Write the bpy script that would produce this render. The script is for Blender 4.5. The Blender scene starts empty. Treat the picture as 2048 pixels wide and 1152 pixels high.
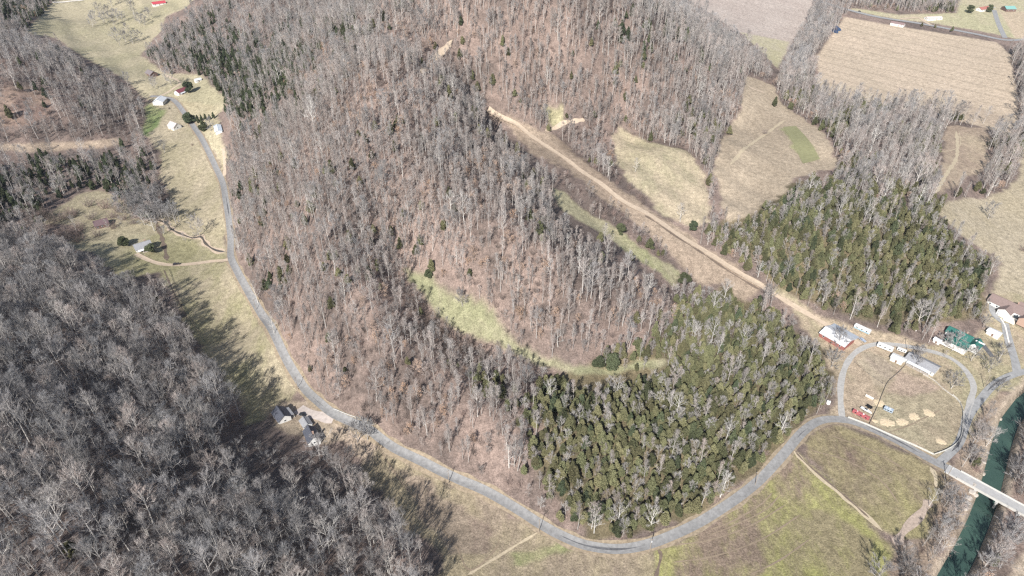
import bpy, bmesh, math, random
import numpy as np
from mathutils import Vector, Matrix

# ------------------------------------------------------------------ camera, world, sun, exposure
SC = bpy.context.scene
COL = SC.collection
CAM_H, PITCH, FPX, W0, H0 = 300.0, math.radians(36.0), 1365.33, 2048, 1152
cam_data = bpy.data.cameras.new("camera")
cam_data.lens = 24.0; cam_data.sensor_width = 36.0; cam_data.sensor_fit = 'HORIZONTAL'
cam_data.clip_start = 1.0; cam_data.clip_end = 30000.0
cam = bpy.data.objects.new("camera", cam_data)
cam.location = (0, 0, CAM_H); cam.rotation_euler = (math.radians(90) - PITCH, 0, 0)
COL.objects.link(cam); SC.camera = cam

SUN_AZ, SUN_EL = math.radians(200.0), math.radians(38.0)     # where the sun stands: behind the camera, a little left
world = bpy.data.worlds.new("World"); SC.world = world; world.use_nodes = True
wn = world.node_tree.nodes; wl = world.node_tree.links
sky = wn.new('ShaderNodeTexSky'); sky.sky_type = 'NISHITA'; sky.sun_disc = False
sky.sun_elevation = SUN_EL; sky.sun_rotation = SUN_AZ
bg = wn['Background']; bg.inputs['Strength'].default_value = 0.075
wl.new(sky.outputs[0], bg.inputs['Color'])
sun_data = bpy.data.lights.new("sun", 'SUN'); sun_data.energy = 4.4; sun_data.angle = math.radians(0.53)
sun_data.color = (1.0, 0.972, 0.935)
sun = bpy.data.objects.new("sun", sun_data); COL.objects.link(sun)
ldir = Vector((-math.sin(SUN_AZ) * math.cos(SUN_EL), -math.cos(SUN_AZ) * math.cos(SUN_EL), -math.sin(SUN_EL)))
sun.rotation_euler = ldir.to_track_quat('-Z', 'Y').to_euler()
sun.location = (-300, -800, 900)
SC.view_settings.view_transform = 'Standard'; SC.view_settings.look = 'None'
SC.view_settings.gamma = 1.0; SC.view_settings.exposure = 0.60
SC.view_settings.use_curve_mapping = False
cy = SC.cycles
cy.use_denoising = False; cy.max_bounces = 3; cy.diffuse_bounces = 2; cy.glossy_bounces = 2
cy.transmission_bounces = 2; cy.volume_bounces = 0; cy.transparent_max_bounces = 4
cy.use_adaptive_sampling = False; cy.caustics_reflective = False; cy.caustics_refractive = False
cy.pixel_filter_type = 'BLACKMAN_HARRIS'; cy.filter_width = 1.35

RNG = np.random.default_rng(11)
random.seed(5)
SP, CP = math.sin(PITCH), math.cos(PITCH)

# ------------------------------------------------------------------ pixels of the photograph -> rays
def ray(px, py):
    px = np.asarray(px, float); py = np.asarray(py, float)
    u = (px - W0 / 2) / FPX; v = (H0 / 2 - py) / FPX
    return np.stack([u, CP + v * SP, -SP + v * CP], -1)
def at_z(px, py, z):
    d = ray(px, py); t = (np.asarray(z) - CAM_H) / d[..., 2]
    return d * t[..., None] + np.array([0, 0, CAM_H])
def project(x, y, z):
    f = y * CP - (z - CAM_H) * SP
    up = y * SP + (z - CAM_H) * CP
    f = np.where(f < 1, 1, f)
    return W0 / 2 + FPX * x / f, H0 / 2 - FPX * up / f, f

# ------------------------------------------------------------------ the lie of the land
CTRL = [  # x, y in the photograph, height above the valley road
 # left valley with the road
 (320,195,16),(385,250,12),(450,360,8),(462,500,4),(530,640,2),(600,770,0),(760,880,0),(930,965,0),(1080,1050,0),(1250,1098,0),
 (1400,1045,0),(1520,960,0),(1640,838,0),(1790,882,1),(1895,938,2),(1500,1130,-1),(1750,1000,-1),(1850,1080,-2),(1000,1140,-1),(820,1000,-1),
 (400,600,3),(520,760,1),(390,440,6),(330,330,9),(350,520,4),(560,840,2),(640,900,1),
 # right side valley
 (1680,690,3),(1780,720,3),(1900,720,4),(1960,690,5),(2030,605,10),(1560,590,8),(1440,515,16),(1330,450,24),(1200,360,36),(1080,280,46),(985,228,56),
 (1500,600,7),(1380,560,12),(1860,830,2),(2030,760,3),
 # fields right
 (1320,300,36),(1390,420,26),(1500,400,25),(1480,300,30),(1580,280,26),(1520,190,26),(1650,320,26),
 # knob with cedars
 (1560,470,30),(1700,430,44),(1830,480,38),(1700,540,26),(1600,540,18),(1900,560,20),(1960,540,16),(1720,300,36),(1850,250,14),(1900,320,18),
 (1640,640,5),(1800,655,6),(1920,640,8),(1990,430,12),(2040,500,10),(1780,380,44),(1640,400,34),(2040,330,10),
 # flat river land far right
 (1680,150,2),(1850,120,0),(2020,220,3),(1980,80,0),(1720,40,0),(1600,120,0),(1580,40,0),(1500,40,0),(1450,10,2),(1560,130,4),(1800,10,10),(1960,10,8),
 # big hill
 (850,45,132),(760,40,126),(1000,60,128),(1150,85,112),(1280,110,92),(1400,150,62),(1480,190,34),
 (640,110,98),(560,175,64),(520,200,50),(600,230,76),(690,170,112),(760,180,116),(880,150,112),(1000,150,92),(1100,170,78),
 (930,220,72),(1100,235,54),(1240,235,44),(1360,260,36),(1450,240,28),
 (500,260,34),(480,330,18),(560,330,62),(640,310,84),(740,280,98),(850,280,88),(930,300,76),
 (490,450,14),(560,450,48),(660,420,76),(760,400,74),(860,380,80),(980,370,78),(1040,330,60),
 (520,560,12),(600,560,44),(700,540,62),(780,520,46),(820,545,40),(880,500,56),(960,480,72),(1060,440,62),(1110,390,44),
 (640,740,8),(660,640,40),(760,640,46),(830,610,34),(900,620,26),(960,650,21),(1000,690,16),(1000,600,44),(1100,560,54),(1220,530,42),(1200,450,32),(1300,530,20),(1360,570,13),
 (760,790,18),(860,800,24),(900,740,26),(1100,725,12),(1200,745,8),(1290,735,9),(1150,660,36),(1280,640,26),(1380,640,14),(1000,760,20),
 (960,880,16),(1080,850,22),(1200,850,22),(1320,830,18),(1450,760,14),(1500,680,9),(1200,960,14),(1100,980,8),(1320,960,10),(1450,900,8),(1560,820,6),(1250,1050,3),
 # left hills
 (180,480,7),(240,530,10),(330,640,8),(430,740,6),(500,860,6),(600,930,6),(720,1020,4),(840,1120,3),
 (100,560,20),(0,560,28),(150,680,24),(0,720,42),(300,780,18),(200,850,32),(0,900,52),(400,900,20),(300,1000,30),(550,1050,11),(640,985,3),(600,985,4),(120,1100,50),(450,1140,28),(700,1140,12),
 (-200,700,46),(-200,1000,60),(0,1250,46),(300,1300,36),(-500,900,50),(100,1500,30),
 (250,440,7),(120,430,10),(20,460,18),(150,360,14),(30,360,24),(230,330,10),(100,300,20),(200,295,14),(20,290,30),
 (120,220,40),(40,200,52),(200,220,28),(260,200,16),(100,130,52),(40,100,52),(180,130,22),(0,80,44),(-120,150,70),
 (160,80,12),(250,100,12),(330,120,16),(250,30,14),(110,40,12),(40,20,40),(330,10,18),(420,110,26),(480,60,42),(560,20,70),(560,90,52),(420,20,46),(430,170,22),
 (650,10,84),(380,60,24),
 (0,-120,60),(400,-110,70),(800,-60,110),(1100,-40,90),(1300,-60,20),(1700,-60,14),(2100,-60,20),(2250,150,10),(2250,400,14),(2250,650,10),(2250,900,2),(2150,1150,0),(1800,1300,-1),(1200,1300,-1),(800,1300,0),
 (2120,1000,0),(2048,1022,0),(2110,1057,0),(2220,1110,0),(2080,960,0),(2060,1060,0),(2040,1130,1),
]
CTRL = np.array(CTRL, float)
CP3 = at_z(CTRL[:, 0], CTRL[:, 1], CTRL[:, 2])
SCL = 100.0
def tps_phi(r2):
    return 0.5 * r2 * np.log(r2 + 1e-9)
_P = CP3[:, :2] / SCL
_n = len(_P)
_K = tps_phi(((_P[:, None] - _P[None]) ** 2).sum(-1)) + np.eye(_n) * 0.02
_A = np.zeros((_n + 3, _n + 3)); _A[:_n, :_n] = _K; _A[:_n, _n] = 1; _A[:_n, _n + 1:] = _P
_A[_n:, :_n] = _A[:_n, _n:].T
_W = np.linalg.solve(_A, np.concatenate([CP3[:, 2], np.zeros(3)]))

def seg_dist(x, y, line):
    """distance from points to a polyline in plan"""
    d = np.full(np.shape(x), 1e9)
    for a, b in zip(line[:-1], line[1:]):
        ax, ay = a[0], a[1]; bx, by = b[0] - ax, b[1] - ay
        L = bx * bx + by * by + 1e-9
        t = np.clip(((x - ax) * bx + (y - ay) * by) / L, 0, 1)
        d = np.minimum(d, np.hypot(x - ax - t * bx, y - ay - t * by))
    return d
def sstep(a, b, x):
    t = np.clip((x - a) / (b - a), 0, 1); return t * t * (3 - 2 * t)

RIVER = [(2160,735),(2090,772),(2048,806),(2018,846),(2002,892),(1990,940),(1976,995),(1955,1050),(1930,1105),(1900,1160),(1860,1235),(1815,1330)]
RIVW = at_z([p[0] for p in RIVER], [p[1] for p in RIVER], -4.0)
WATER_Z = -4.0
def tps(x, y):
    x = np.asarray(x, float).ravel(); y = np.asarray(y, float).ravel()
    out = np.empty(len(x))
    for s in range(0, len(x), 20000):
        q = np.stack([x[s:s + 20000], y[s:s + 20000]], 1) / SCL
        r2 = ((q ** 2).sum(1)[:, None] + (_P ** 2).sum(1)[None] - 2 * q @ _P.T).clip(0)
        out[s:s + 20000] = tps_phi(r2) @ _W[:_n] + _W[_n] + q @ _W[_n + 1:]
    return out
def ground_z(x, y):
    shp = np.shape(x)
    x = np.asarray(x, float).ravel(); y = np.asarray(y, float).ravel()
    w = sstep(-60, 90, y) * (1 - sstep(1450, 1900, y)) * (1 - sstep(950, 1350, np.abs(x)))
    z = np.zeros(len(x)); m = w > 0
    z[m] = tps(x[m], y[m]) * w[m]
    z = np.clip(z, -3, 170)
    # low humps and gullies of the woods
    z += w * sstep(3, 25, z) * (1 - sstep(150, 260, x)) * (1.6 * np.sin(x * .071 + 1.7 * np.sin(y * .031)) * np.sin(y * .057 + 1.3 * np.sin(x * .023)) + .8 * np.sin(x * .17 + y * .11))
    m = (x > 60) & (y < 480) & (y > 60)
    if m.any():
        d = seg_dist(x[m], y[m], RIVW)
        z[m] = z[m] - (z[m] + 7.0) * (1 - sstep(3.2, 6.8, d))
    return z.reshape(shp)
def on_ground(px, py, lift=0.0):
    """where the ray through a pixel meets the ground"""
    px = np.atleast_1d(np.asarray(px, float)); py = np.atleast_1d(np.asarray(py, float))
    d = ray(px, py)
    ts = np.linspace(120, 1700, 260)
    P = d[:, None, :] * ts[None, :, None] + np.array([0, 0, CAM_H])
    g = P[..., 2] - ground_z(P[..., 0], P[..., 1]) - lift
    hit = np.argmax(g < 0, 1); hit = np.where((g < 0).any(1), hit, len(ts) - 1); hit = np.maximum(hit, 1)
    lo = ts[hit - 1]; hi = ts[hit]
    for _ in range(14):
        mid = (lo + hi) / 2
        Q = d * mid[:, None] + np.array([0, 0, CAM_H])
        below = Q[:, 2] - ground_z(Q[:, 0], Q[:, 1]) - lift < 0
        hi = np.where(below, mid, hi); lo = np.where(below, lo, mid)
    Q = d * hi[:, None] + np.array([0, 0, CAM_H])
    return Q
def G(px, py, lift=0.0):
    return Vector(on_ground(px, py, lift)[0])

# ------------------------------------------------------------------ materials
def mat(name, col, rough=0.85, var=0.0, noise=0.0, nscale=0.5, metal=0.0, spec=0.2, rand=0.0, col2=None):
    """procedural surface: base colour broken by two sizes of noise; rand = per-object spread; col2 = second colour met at random"""
    m = bpy.data.materials.new(name); m.use_nodes = True
    n = m.node_tree.nodes; l = m.node_tree.links; b = n['Principled BSDF']
    b.inputs['Roughness'].default_value = rough; b.inputs['Metallic'].default_value = metal
    b.inputs['Specular IOR Level'].default_value = spec
    rgb = n.new('ShaderNodeRGB'); rgb.outputs[0].default_value = (*col, 1); out = rgb.outputs[0]
    if col2 is not None or rand:
        oi = n.new('ShaderNodeObjectInfo')
    if col2 is not None:
        mx = n.new('ShaderNodeMixRGB'); mx.inputs[2].default_value = (*col2, 1)
        l.new(out, mx.inputs[1]); l.new(oi.outputs['Random'], mx.inputs[0]); out = mx.outputs[0]
    if rand:
        ml = n.new('ShaderNodeMath'); ml.operation = 'MULTIPLY'; ml.inputs[1].default_value = 7.31
        fr = n.new('ShaderNodeMath'); fr.operation = 'FRACT'
        mr = n.new('ShaderNodeMapRange'); mr.inputs[3].default_value = 1 - rand; mr.inputs[4].default_value = 1 + rand
        l.new(oi.outputs['Random'], ml.inputs[0]); l.new(ml.outputs[0], fr.inputs[0]); l.new(fr.outputs[0], mr.inputs[0])
        mu = n.new('ShaderNodeMixRGB'); mu.blend_type = 'MULTIPLY'; mu.inputs[0].default_value = 1
        l.new(out, mu.inputs[1]); l.new(mr.outputs[0], mu.inputs[2]); out = mu.outputs[0]
    if noise:
        g = n.new('ShaderNodeNewGeometry'); tx = n.new('ShaderNodeTexNoise')
        tx.inputs['Scale'].default_value = nscale; tx.inputs['Detail'].default_value = 5; tx.inputs['Roughness'].default_value = .65
        l.new(g.outputs['Position'], tx.inputs['Vector'])
        mr = n.new('ShaderNodeMapRange'); mr.inputs[1].default_value = .25; mr.inputs[2].default_value = .75
        mr.inputs[3].default_value = 1 - noise; mr.inputs[4].default_value = 1 + noise
        l.new(tx.outputs['Fac'], mr.inputs[0])
        mu = n.new('ShaderNodeMixRGB'); mu.blend_type = 'MULTIPLY'; mu.inputs[0].default_value = 1
        l.new(out, mu.inputs[1]); l.new(mr.outputs[0], mu.inputs[2]); out = mu.outputs[0]
    l.new(out, b.inputs['Base Color'])
    return m

def tag(o, label=None, cat=None, group=None, kind=None):
    if label: o['label'] = label
    if cat: o['category'] = cat
    if group: o['group'] = group
    if kind: o['kind'] = kind
    return o
def link(name, me, parent=None, loc=None):
    o = bpy.data.objects.new(name, me); COL.objects.link(o)
    if parent: o.parent = parent
    if loc is not None: o.location = loc
    return o
def empty(name, loc, rz=0.0):
    o = bpy.data.objects.new(name, None); o.empty_display_size = .5; COL.objects.link(o)
    o.location = loc; o.rotation_euler = (0, 0, rz); return o
def copy_tree(o, parent=None):
    c = o.copy(); COL.objects.link(c)
    if parent: c.parent = parent
    for ch in list(o.children): copy_tree(ch, c)
    return c

class MB:
    """collects shapes, builds one mesh object"""
    def __init__(s): s.v = []; s.f = []; s.m = []
    def add(s, vs, fs, mi=0):
        b = len(s.v); s.v += [tuple(v) for v in vs]; s.f += [tuple(i + b for i in f) for f in fs]; s.m += [mi] * len(fs)
        return s
    def box(s, c, d, rz=0.0, mi=0):
        x, y, z = d[0] / 2, d[1] / 2, d[2] / 2; ca, sa = math.cos(rz), math.sin(rz)
        vs = [(c[0] + a * ca - b * sa, c[1] + a * sa + b * ca, c[2] + e) for e in (-z, z) for a, b in ((-x, -y), (x, -y), (x, y), (-x, y))]
        return s.add(vs, [(3, 2, 1, 0), (4, 5, 6, 7), (0, 1, 5, 4), (1, 2, 6, 5), (2, 3, 7, 6), (3, 0, 4, 7)], mi)
    def tube(s, pts, rads, n=6, mi=0, cap=True):
        pts = [Vector(p) for p in pts]; b = len(s.v)
        for i, p in enumerate(pts):
            t = (pts[min(i + 1, len(pts) - 1)] - pts[max(i - 1, 0)]).normalized()
            a = t.orthogonal().normalized() if abs(t.z) < .95 else Vector((1, 0, 0)).cross(t).normalized()
            c = t.cross(a)
            for k in range(n):
                q = 2 * math.pi * k / n
                s.v.append(tuple(p + (a * math.cos(q) + c * math.sin(q)) * rads[i]))
        for i in range(len(pts) - 1):
            for k in range(n):
                s.f.append((b + i * n + k, b + i * n + (k + 1) % n, b + (i + 1) * n + (k + 1) % n, b + (i + 1) * n + k)); s.m.append(mi)
        if cap:
            s.f.append(tuple(b + k for k in range(n))[::-1]); s.f.append(tuple(b + (len(pts) - 1) * n + k for k in range(n))); s.m += [mi, mi]
        return s
    def prism(s, prof, y0, y1, mi=0):
        """profile in x,z pushed along y"""
        n = len(prof)
        vs = [(p[0], y0, p[1]) for p in prof] + [(p[0], y1, p[1]) for p in prof]
        fs = [tuple(range(n)), tuple(range(2 * n - 1, n - 1, -1))] + [(i + n, (i + 1) % n + n, (i + 1) % n, i) for i in range(n)]
        return s.add(vs, fs, mi)
    def mesh(s, name, mats, smooth=False):
        me = bpy.data.meshes.new(name); me.from_pydata(s.v, [], s.f)
        for m in (mats if isinstance(mats, (list, tuple)) else [mats]): me.materials.append(m)
        me.polygons.foreach_set('material_index', s.m)
        if smooth: me.polygons.foreach_set('use_smooth', [True] * len(s.f))
        me.update(); return me
    def build(s, name, mats, parent=None, smooth=False, loc=None):
        return link(name, s.mesh(name, mats, smooth), parent, loc)

# ------------------------------------------------------------------ land cover, read off the photograph once and laid on the ground
def in_poly(px, py, poly):
    px = np.asarray(px); py = np.asarray(py); r = np.zeros(px.shape, bool); n = len(poly)
    for i in range(n):
        x1, y1 = poly[i]; x2, y2 = poly[(i + 1) % n]
        c = ((y1 > py) != (y2 > py)) & (px < (x2 - x1) * (py - y1) / (y2 - y1 + 1e-12) + x1)
        r ^= c
    return r
FIELDS = [  # name, polygon, first colour, second colour
 ('upper_left', [(50,66),(98,12),(150,-40),(420,-40),(372,16),(330,34),(322,62),(292,95),(282,112),(330,146),(402,150),(446,192),(450,222),(404,246),(345,200),(296,200),(264,172),(232,148),(186,124),(150,102),(112,76)], (0.42, 0.365, 0.25), (0.37, 0.33, 0.215)),
 ('lane_field', [(288,252),(304,205),(345,202),(400,270),(447,372),(460,512),(330,520),(318,476),(320,440),(332,400),(318,330),(320,306),(292,276)], (0.4, 0.34, 0.24), (0.34, 0.295, 0.195)),
 ('lane_green', [(284,268),(294,205),(332,222),(318,252),(290,278)], (0.16, 0.21, 0.085), (0.27, 0.28, 0.14)),
 ('strip', [(348,200),(440,212),(436,250),(452,300),(450,352),(420,300),(385,240)], (.46,.40,.27), (.40,.34,.22)),
 ('lower_left', [(318,538),(458,524),(500,596),(560,690),(602,776),(572,800),(500,846),(440,740),(370,640)], (0.37, 0.315, 0.22), (0.29, 0.265, 0.155)),
 ('house_yard', [(110,490),(190,470),(330,455),(420,500),(462,518),(330,545),(240,560),(200,510)], (0.35, 0.31, 0.205), (0.285, 0.26, 0.15)),
 ('clearing', [(70,440),(150,395),(190,380),(250,400),(260,440),(330,440),(330,465),(200,480),(110,500),(170,460)], (0.34, 0.295, 0.2), (0.29, 0.25, 0.17)),
 ('scrub', [(-200,180),(60,172),(110,190),(112,222),(60,250),(-200,250)], (.24,.17,.14), (.30,.22,.17)),
 ('track_bank', [(-200,284),(60,288),(150,284),(240,276),(240,290),(150,300),(60,302),(-200,300)], (.44,.35,.26), (.36,.28,.21)),
 ('hollow', [(806,536),(852,548),(882,576),(908,588),(945,590),(988,614),(1000,650),(1036,690),(1100,712),(1160,730),(1222,742),(1326,718),(1332,734),(1236,752),(1176,752),(1116,736),(1056,716),(1000,692),(940,668),(880,634),(846,592)], (0.265, 0.26, 0.155), (0.31, 0.285, 0.19)),
 ('bench', [(1096,374),(1130,388),(1182,428),(1204,440),(1244,466),(1302,512),(1352,542),(1368,578),(1336,562),(1266,508),(1186,460),(1120,420)], (0.31, 0.3, 0.17), (0.36, 0.325, 0.21)),
 ('valley', [(968,216),(1010,232),(1100,268),(1180,328),(1262,392),(1342,448),(1432,508),(1532,570),(1500,606),(1440,568),(1402,572),(1332,500),(1250,430),(1140,345),(1060,304),(1036,268)], (0.4, 0.315, 0.235), (0.31, 0.24, 0.18)),
 ('valley_green', [(1092,216),(1122,214),(1128,250),(1110,256)], (0.34, 0.31, 0.18), (0.37, 0.33, 0.21)),
 ('upper_pasture', [(1232,252),(1290,284),(1372,300),(1402,330),(1422,440),(1390,458),(1330,432),(1250,352),(1226,316)], (0.44, 0.365, 0.26), (0.38, 0.335, 0.22)),
 ('right_pasture', [(1490,150),(1550,172),(1562,208),(1600,230),(1652,272),(1682,332),(1596,356),(1546,400),(1462,444),(1440,402),(1428,342),(1440,290),(1480,222)], (0.44, 0.36, 0.265), (0.37, 0.3, 0.22)),
 ('mown', [(1564,255),(1592,252),(1640,318),(1606,326)], (0.27, 0.255, 0.14), (0.285, 0.275, 0.15)),
 ('stubble_margin', [(1634,150),(1760,178),(1872,188),(2042,236),(2046,280),(1870,228),(1700,208),(1630,178)], (.50,.41,.30), (.45,.36,.27)),
 ('stubble', [(1690,34),(1780,50),(1992,84),(2022,110),(2042,240),(1960,218),(1872,192),(1760,182),(1638,162),(1634,112)], (0.54, 0.435, 0.325), (0.5, 0.405, 0.3)),
 ('red_field', [(1340,-30),(1640,-30),(1616,30),(1598,64),(1556,136),(1520,92),(1430,34)], (0.47, 0.4, 0.345), (0.43, 0.36, 0.31)),
 ('red_field_foot', [(1480,64),(1580,84),(1556,138),(1520,100)], (.42,.38,.24), (.45,.40,.28)),
 ('small_field', [(1888,250),(1972,258),(1978,330),(1904,372),(1876,392),(1884,330)], (0.43, 0.35, 0.25), (0.34, 0.265, 0.2)),
 ('east_pasture', [(2300,280),(2046,300),(2040,352),(1992,392),(1900,402),(1880,422),(1920,470),(2004,524),(1994,570),(1974,604),(1966,660),(2300,640)], (0.43, 0.365, 0.265), (0.39, 0.33, 0.23)),
 ('farmyard', [(1536,566),(1580,588),(1640,632),(1760,664),(1870,690),(1960,690),(1985,590),(2300,560),(2300,760),(2048,780),(1996,790),(1966,826),(1936,890),(1866,914),(1700,846),(1648,836),(1672,770),(1652,700),(1600,650)], (0.345, 0.305, 0.195), (0.39, 0.31, 0.225)),
 ('wash', [(1560,588),(1640,634),(1760,664),(1860,694),(1840,704),(1740,676),(1640,654),(1570,612)], (.47,.37,.28), (.42,.34,.24)),
 ('paddock', [(1800,732),(1842,752),(1916,796),(1928,830),(1922,872),(1866,906),(1742,850),(1770,790)], (0.33, 0.27, 0.19), (0.36, 0.31, 0.21)),
 ('paddock_bare', [(1800,732),(1842,752),(1890,782),(1840,790),(1790,786),(1776,790)], (0.39, 0.3, 0.235), (0.36, 0.28, 0.21)),
 ('garden', [(1736,704),(1798,732),(1772,772),(1706,728)], (0.33, 0.265, 0.21), (0.37, 0.31, 0.225)),
 ('front_field', [(1596,882),(1640,852),(1690,850),(1772,888),(1872,936),(1900,962),(1856,1062),(1800,1082),(1742,1042),(1650,956)], (0.165, 0.118, 0.1), (0.275, 0.232, 0.135)),
 ('front_field_low', [(1680,980),(1760,930),(1880,980),(1856,1062),(1800,1082),(1742,1042)], (0.28, 0.25, 0.125), (0.24, 0.195, 0.13)),
 ('big_meadow', [(1590,896),(1640,956),(1732,1032),(1782,1100),(1800,1300),(1300,1300),(1320,1106),(1424,1044),(1532,964)], (0.225, 0.172, 0.13), (0.3, 0.285, 0.12)),
 ('big_meadow_lush', [(1560,1040),(1660,1010),(1740,1080),(1770,1160),(1780,1300),(1480,1300),(1540,1130)], (0.29, 0.285, 0.105), (0.255, 0.215, 0.13)),
 ('west_meadow', [(722,880),(800,912),(950,984),(1080,1058),(1180,1100),(1250,1110),(1314,1106),(1310,1300),(860,1300),(880,1110),(800,1040),(735,960)], (0.275, 0.22, 0.165), (0.3, 0.25, 0.165)),
 ('west_meadow_mid', [(770,930),(870,970),(1000,1060),(970,1110),(900,1120),(850,1030)], (0.215, 0.16, 0.13), (0.275, 0.22, 0.165)),
 ('green_flush', [(1030,1110),(1070,1090),(1130,1082),(1150,1094),(1090,1108),(1040,1128)], (0.225, 0.25, 0.11), (0.29, 0.26, 0.155)),
 ('river_scrub', [(1890,960),(1950,820),(1990,790),(2020,795),(1985,860),(1960,950),(1940,1030),(1890,1110),(1860,1200),(1790,1300),(1790,1100),(1860,1060)], (0.34, 0.265, 0.2), (0.25, 0.19, 0.145)),
 ('far_bank', [(1998,1160),(2048,1085),(2300,1000),(2300,1300),(1980,1300)], (.46,.38,.29), (.42,.34,.26)),
 ('road_far', [(1922,-40),(2300,-40),(2300,20),(2060,24),(2060,84),(1960,62),(1850,44),(1800,40),(1700,20),(1705,16),(1800,30),(1915,26)], (.41,.38,.24), (.45,.39,.27)),
 ('far_right_top', [(2000,24),(2300,20),(2300,90),(2030,76)], (.50,.40,.29), (.47,.38,.27)),
 ('roadside', [(560,800),(640,800),(720,850),(760,890),(740,930),(690,880),(600,880),(540,850)], (.38,.30,.23), (.33,.27,.20)),
]
NOT_BARE = {'stubble_margin', 'scrub', 'river_scrub', 'roadside', 'wash'}
FLOOR1, FLOOR2 = (.265, .20, .168), (.15, .118, .102)

def wander(x, y):
    """metres of edge wobble so that field edges run unevenly"""
    return (3.0 * np.sin(x * .11 + 2 * np.sin(y * .07)) + 2.0 * np.sin(y * .23 + x * .19) + 1.2 * np.sin(x * .51 - y * .43),
            3.0 * np.sin(y * .10 + 2 * np.sin(x * .06)) + 2.0 * np.sin(x * .27 - y * .17) + 1.2 * np.sin(y * .57 + x * .39))

xs = np.concatenate([[-9000, -5000, -3000, -2000, -1500], np.arange(-1150, 1150.1, 1.8), [1500, 2000, 3000, 5000, 9000]])
ys = [-4000, -2000, -1000, -400, -150, 0, 60, 110]
while ys[-1] < 1560: ys.append(ys[-1] + 1.2 + max(0, ys[-1] - 180) * .0026)
ys = np.array(ys + [1700, 1900, 2300, 3000, 4500, 7000, 12000.0])
GX, GY = np.meshgrid(xs, ys)
GZ = ground_z(GX, GY)
wx, wy = wander(GX, GY)
wob_ = .6 * (1 - .65 * sstep(600, 900, GY))
GPX, GPY, GF = project(GX + wx * wob_, GY + wy * wob_, GZ)
vis = (GF > 60) & (GY > 60)
c1 = np.empty(GX.shape + (3,)); c2 = np.empty(GX.shape + (3,))
c1[:] = FLOOR1; c2[:] = FLOOR2
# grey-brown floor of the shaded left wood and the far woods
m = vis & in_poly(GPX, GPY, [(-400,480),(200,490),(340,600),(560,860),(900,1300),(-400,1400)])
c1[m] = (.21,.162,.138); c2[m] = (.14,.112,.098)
for pl in ([(1090,752),(1290,700),(1440,572),(1510,606),(1652,700),(1668,770),(1560,905),(1390,1035),(1180,1080),(1075,950)], [(1440,445),(1600,360),(1780,410),(1990,520),(1962,640),(1760,650),(1560,578)]):
    m = vis & in_poly(GPX, GPY, pl); c1[m] = (.19,.155,.095); c2[m] = (.13,.11,.07)
rows = np.zeros(GX.shape)
for nm, poly, a, b in FIELDS:
    m = vis & in_poly(GPX, GPY, poly)
    c1[m] = a; c2[m] = b
    if nm == 'stubble': rows[m] = 1
    if nm in ('red_field', 'paddock_bare', 'garden'): rows[m] = .35
d = seg_dist(GX, GY, RIVW); m = (d < 8.2) & (GX > 60) & (GY < 480)
c1[m] = (.40,.33,.255); c2[m] = (.27,.215,.165)
# soften the seams a little
for _ in range(1):
    for c in (c1, c2):
        c[1:-1, 1:-1] = .4 * c[1:-1, 1:-1] + .15 * (c[:-2, 1:-1] + c[2:, 1:-1] + c[1:-1, :-2] + c[1:-1, 2:])
ny, nx = GX.shape
me = bpy.data.meshes.new("ground")
me.vertices.add(nx * ny)
me.vertices.foreach_set('co', np.stack([GX, GY, GZ], -1).astype(np.float32).ravel())
idx = np.arange(nx * ny).reshape(ny, nx)
quads = np.stack([idx[:-1, :-1], idx[:-1, 1:], idx[1:, 1:], idx[1:, :-1]], -1).reshape(-1, 4)
me.loops.add(quads.size); me.loops.foreach_set('vertex_index', quads.ravel().astype(np.int32))
me.polygons.add(len(quads)); me.polygons.foreach_set('loop_start', (np.arange(len(quads)) * 4).astype(np.int32))
me.polygons.foreach_set('use_smooth', np.ones(len(quads), bool))
me.update(calc_edges=True)
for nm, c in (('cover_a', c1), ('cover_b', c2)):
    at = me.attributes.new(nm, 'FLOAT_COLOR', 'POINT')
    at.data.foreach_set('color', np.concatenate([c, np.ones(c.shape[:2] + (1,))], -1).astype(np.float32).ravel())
at = me.attributes.new('rows', 'FLOAT', 'POINT'); at.data.foreach_set('value', rows.astype(np.float32).ravel())
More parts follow.
